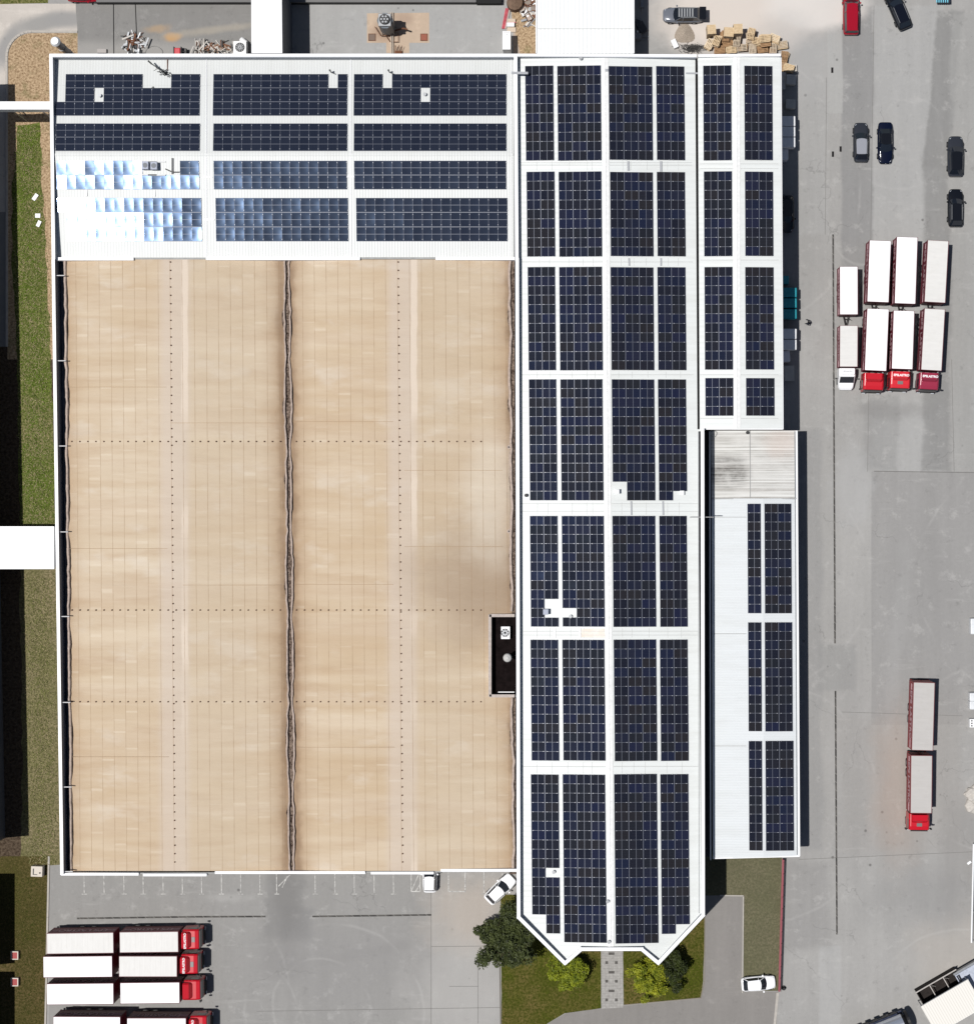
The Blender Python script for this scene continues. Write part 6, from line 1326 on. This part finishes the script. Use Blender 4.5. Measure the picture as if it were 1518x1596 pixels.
tray((864.5, 979), (864.7, 995), z_main, 'white cable tray under the fifth block, west one', cap_m); tray((904, 979), (904.5, 995), z_main, 'white cable tray under the fifth block beside a rusty stain', cap_m)
p = W(809, 114, ZP); tray((797, 113), (823, 113.5), lambda x, y: ZP + .02, 'cable tray bridging the dark gap at the north end', r=.14)
tray((1075, 806), (1112, 806), lambda x, y: 9.9, 'thin pipe from main roof to the canopy', mat('pipe_grey', C(150, 150, 150), .5), .05)
# rusty stain on the main roof belongs to a sheet under the fifth block
st = NT('rust_stained_sheet', .6, .3); st.col(st.mix(st.rng(st.noise(st.pos, .6, 5), .35, .65), C(240, 226, 206), C(250, 246, 240)))
b = MB(); b.add([WF(905, 980, z_main) + Vector((0, 0, .02)), WF(942, 980, z_main) + Vector((0, 0, .02)), WF(943, 994, z_main) + Vector((0, 0, .02)), WF(905.5, 993, z_main) + Vector((0, 0, .02))], [(0, 1, 2, 3)]); b.build('stained_sheet', st.m, hall_main, True)
# inside the plant pit: fan box and chimney
p = W(789.5, 986, 8.6); e = empty('fan_unit', (p.x, p.y, 8.2), 0, 'white fan unit inside the dark pit in the tan roof', 'fan unit')
b = MB(); b.box(-.62, .42, -.72, .72, .02, .9); b.build('casing', white_m, e, bevel=.03); b = MB(); b.cyl(-.15, 0, .9, .93, .48, 20); b.build('fan_opening', black_m, e); b = MB()
for i in range(4): b.box(-.42, .42, -.07, .07, .93, .95, 0, Matrix.Translation((-.15, 0, 0)) @ Matrix.Rotation(i * math.pi / 4, 4, 'Z'))
b.build('fan_blade', steel_m, e)
p = W(790.5, 1026, 11.4); e = empty('chimney', (p.x, p.y, 8.2), 0, 'pale round chimney with domed cap in the roof pit', 'chimney')
b = MB(); b.cyl(0, 0, 0, 2.7, .26, 14); b.build('pipe', steel_m, e); b = MB(); b.cyl(0, 0, 2.75, 3.0, .5, 18, r2=.42); b.cyl(0, 0, 3.0, 3.2, .42, 18, r2=.1); b.build('cap', mat('pale_cap', C(206, 204, 200), .5), e)
p = W(790, 1079, 8.6); box_thing('white_rail', 789, 1079, 8.3, 1.9, .12, .3, white_m, 'thin white rail at the lower end of the roof pit', 'rail')

# ------------------------------------------------------------------ trees
def leafmat(name, a, c):
    n = NT(name, .6, .25); oi = n.noise(n.pos, 1.1, 3, .6); f2 = n.noise(n.pos, 9, 2, .5)
    n.col(n.mix(n.rng(oi, .35, .65), a, n.mix(n.rng(f2, .4, .6), c, tuple(v * 1.25 for v in c[:3]) + (1,)))); n.b.inputs['Subsurface Weight'].default_value = 0; return n.m
def tree(px, py, top, rad, lm, lb, seed, nleaf=9000, leaf=.16, trunk_r=.18, spread=1.0, limbs=14, cat='tree', ex=1.0):
    """px,py: crown centre seen at half its height"""
    rn = random.Random(seed); p = W(px, py, top * .55); e = empty('tree' if cat == 'tree' else 'shrub', (p.x, p.y, 0), 0, lb, cat)
    bark = mat('bark', C(96, 84, 70), .9, .1, var=.2, vs=4); b = MB(); b.tube((0, 0, 0), (.1, .05, top * .8), trunk_r, 8, r2=.05)
    tips = []
    for i in range(limbs):
        a = 2 * math.pi * (i / limbs) * 2.4 + rn.uniform(-.3, .3); z0 = top * rn.uniform(.15, .6); rr = rad * rn.uniform(.45, 1.0) * (1 - .25 * z0 / top); z1 = min(top * .95, z0 + rr * rn.uniform(.3, .9)); q = Vector((math.cos(a) * rr, math.sin(a) * rr * ex, z1))
        mid = Vector((q.x * .5, q.y * .5, z0 + (z1 - z0) * .65)); b.tube((0, 0, z0), mid, .06, 5, r2=.04); b.tube(mid, q, .04, 5, r2=.015); tips.append((mid, q))
        for _ in range(4):
            s_ = mid.lerp(q, rn.uniform(0, 1)); t = s_ + Vector((rn.gauss(0, .5), rn.gauss(0, .5), rn.uniform(.1, .6))); b.tube(s_, t, .022, 4, r2=.008); tips.append((s_, t))
    tips.append((Vector((0, 0, top * .6)), Vector((.1, 0, top))))
    b.build('trunk', bark, e, fix=False)
    l = MB(); cl = []
    for i in range(int(46 * spread)):
        a_, c_ = rn.choice(tips); q = a_.lerp(c_, rn.uniform(.3, 1.05)); cl.append((q + Vector((rn.gauss(0, rad * .1), rn.gauss(0, rad * .1), rn.gauss(0, .2))), rn.uniform(.14, .30) * rad))
    for _ in range(nleaf):
        c, r = rn.choice(cl); d = Vector((rn.gauss(0, 1), rn.gauss(0, 1), rn.gauss(0, .8))).normalized() * r * rn.uniform(.45, 1.05); q = c + d
        if q.z < .15: q.z = .15 + rn.random() * .4
        u = Vector((rn.gauss(0, 1), rn.gauss(0, 1), rn.gauss(0, .6))).normalized(); v = u.cross(Vector((rn.gauss(0, .5), rn.gauss(0, .5), 1))).normalized(); s_ = leaf * rn.uniform(.6, 1.3)
        l.add([q - u * s_, q - v * s_ * .45, q + u * s_, q + v * s_ * .45], [(0, 1, 2, 3)], 0)
    l.build('crown', lm, e, fix=False); return e
dkl = leafmat('dark_green_leaf', C(40, 48, 20), C(80, 88, 46)); yl_ = leafmat('yellow_green_leaf', C(80, 96, 18), C(142, 150, 34)); ygl = leafmat('lime_leaf', C(92, 106, 18), C(160, 162, 38))
tree(792, 1463, 6.5, 3.6, dkl, 'large dark leaved tree beside the chamfered corner of main hall', 5, 27000, .16, .22, 2.6, 34, ex=1.1)
tree(886, 1513, 3.0, 2.3, yl_, 'yellow green shrub left of the paved path', 8, 14000, .12, .12, 2.2, 22, 'shrub', ex=.85)
tree(1015, 1523, 4.6, 2.5, ygl, 'lime green tree right of the paved path', 9, 17000, .12, .14, 2.4, 26, 'tree')
tree(1046, 1513, 3.9, 1.9, leafmat('painted_shade_leaf', C(30, 38, 12), C(60, 70, 24)), 'added dark clump painting the shaded side of the lime tree', 12, 12000, .13, .14, 2.0, 22, 'tree')  # added clump: dark leaf colour paints the shaded side of the lime tree

# ------------------------------------------------------------------ the person walking in the yard
def person(px, py, head, lb):
    p = W(px, py); e = empty('person', (p.x, p.y, 0), head, lb, 'person')
    J = {'pel': (0, 0, .95), 'sp': (.03, 0, 1.2), 'ch': (.05, 0, 1.4), 'nk': (.07, 0, 1.52), 'hd': (.1, 0, 1.64), 'ht': (.1, 0, 1.74),
         'hl': (0, .1, .92), 'kl': (.2, .11, .5), 'al': (.16, .11, .1), 'fl': (.34, .12, .05), 'hr': (0, -.1, .92), 'kr': (-.06, -.1, .5), 'ar': (-.32, -.1, .14), 'fr': (-.17, -.1, .05),
         'sl': (.05, .19, 1.42), 'el': (-.08, .25, 1.15), 'wl': (.06, .27, .93), 'gl': (.1, .27, .84), 'sr': (.05, -.19, 1.42), 'er': (.1, -.26, 1.15), 'wr': (.32, -.24, 1.02), 'gr': (.4, -.23, .98)}
    rad = dict(pel=.15, sp=.14, ch=.16, nk=.06, hd=.1, ht=.08, hl=.1, kl=.065, al=.045, fl=.04, hr=.1, kr=.065, ar=.045, fr=.04, sl=.07, el=.048, wl=.032, gl=.035, sr=.07, er=.048, wr=.032, gr=.035)
    E = [('pel', 'sp'), ('sp', 'ch'), ('ch', 'nk'), ('nk', 'hd'), ('hd', 'ht'), ('pel', 'hl'), ('hl', 'kl'), ('kl', 'al'), ('al', 'fl'), ('pel', 'hr'), ('hr', 'kr'), ('kr', 'ar'), ('ar', 'fr'), ('ch', 'sl'), ('sl', 'el'), ('el', 'wl'), ('wl', 'gl'), ('ch', 'sr'), ('sr', 'er'), ('er', 'wr'), ('wr', 'gr')]
    ks = list(J); nv = [J[k] for k in ks]; rr = [rad[k] for k in ks]; ed = [(ks.index(a), ks.index(c)) for a, c in E]
    for g_, y0, dx in (('gl', .27, 0), ('gr', -.23, .0)):
        gi = ks.index(g_); gx, gy, gz = J[g_]
        for f in range(5):
            nv.append((gx + .02 + (f - 2) * .016 * (1 if g_ == 'gl' else .3), gy + (f - 2) * .018, gz - (.085 - abs(f - 2) * .008) * (1 if g_ == 'gl' else .5))); rr.append(.009); ed.append((gi, len(nv) - 1))
    me = bpy.data.meshes.new('body'); me.from_pydata(nv, ed, []); o = bpy.data.objects.new('body', me); COL.objects.link(o); o.parent = e
    sk = o.modifiers.new('skin', 'SKIN'); sv = me.skin_vertices[0].data
    for i, r in enumerate(rr): sv[i].radius = (r, r)
    sv[0].use_root = True; su = o.modifiers.new('sub', 'SUBSURF'); su.levels = 1; su.render_levels = 2
    n = NT('dark_work_clothes', .8, .2); z = n.xyz(n.obj)[2]
    n.col(n.mix(n.rng(z, 1.53, 1.55), n.mix(n.rng(z, .93, .95), C(38, 40, 50), C(30, 36, 52)), C(186, 140, 116))); me.materials.append(n.m)
    b = MB(); b.v = []; bm = bmesh.new(); bmesh.ops.create_uvsphere(bm, u_segments=14, v_segments=10, radius=.112)
    for v in bm.verts: v.co.z = max(v.co.z, -.01 if v.co.x > 0 else -.07)
    m2 = bpy.data.meshes.new('hair'); bm.to_mesh(m2); bm.free(); m2.materials.append(mat('dark_hair', C(34, 28, 26), .8)); h = bpy.data.objects.new('hair', m2); COL.objects.link(h); h.parent = e; h.location = (.09, 0, 1.69)
    b = MB(); b.box(-.02, .38, -.36, -.24, .72, .98); b.build('bag', black_m, e, bevel=.03)
person(1258.5, 504, R(160), 'person in dark clothes walking in the yard beside the bales')
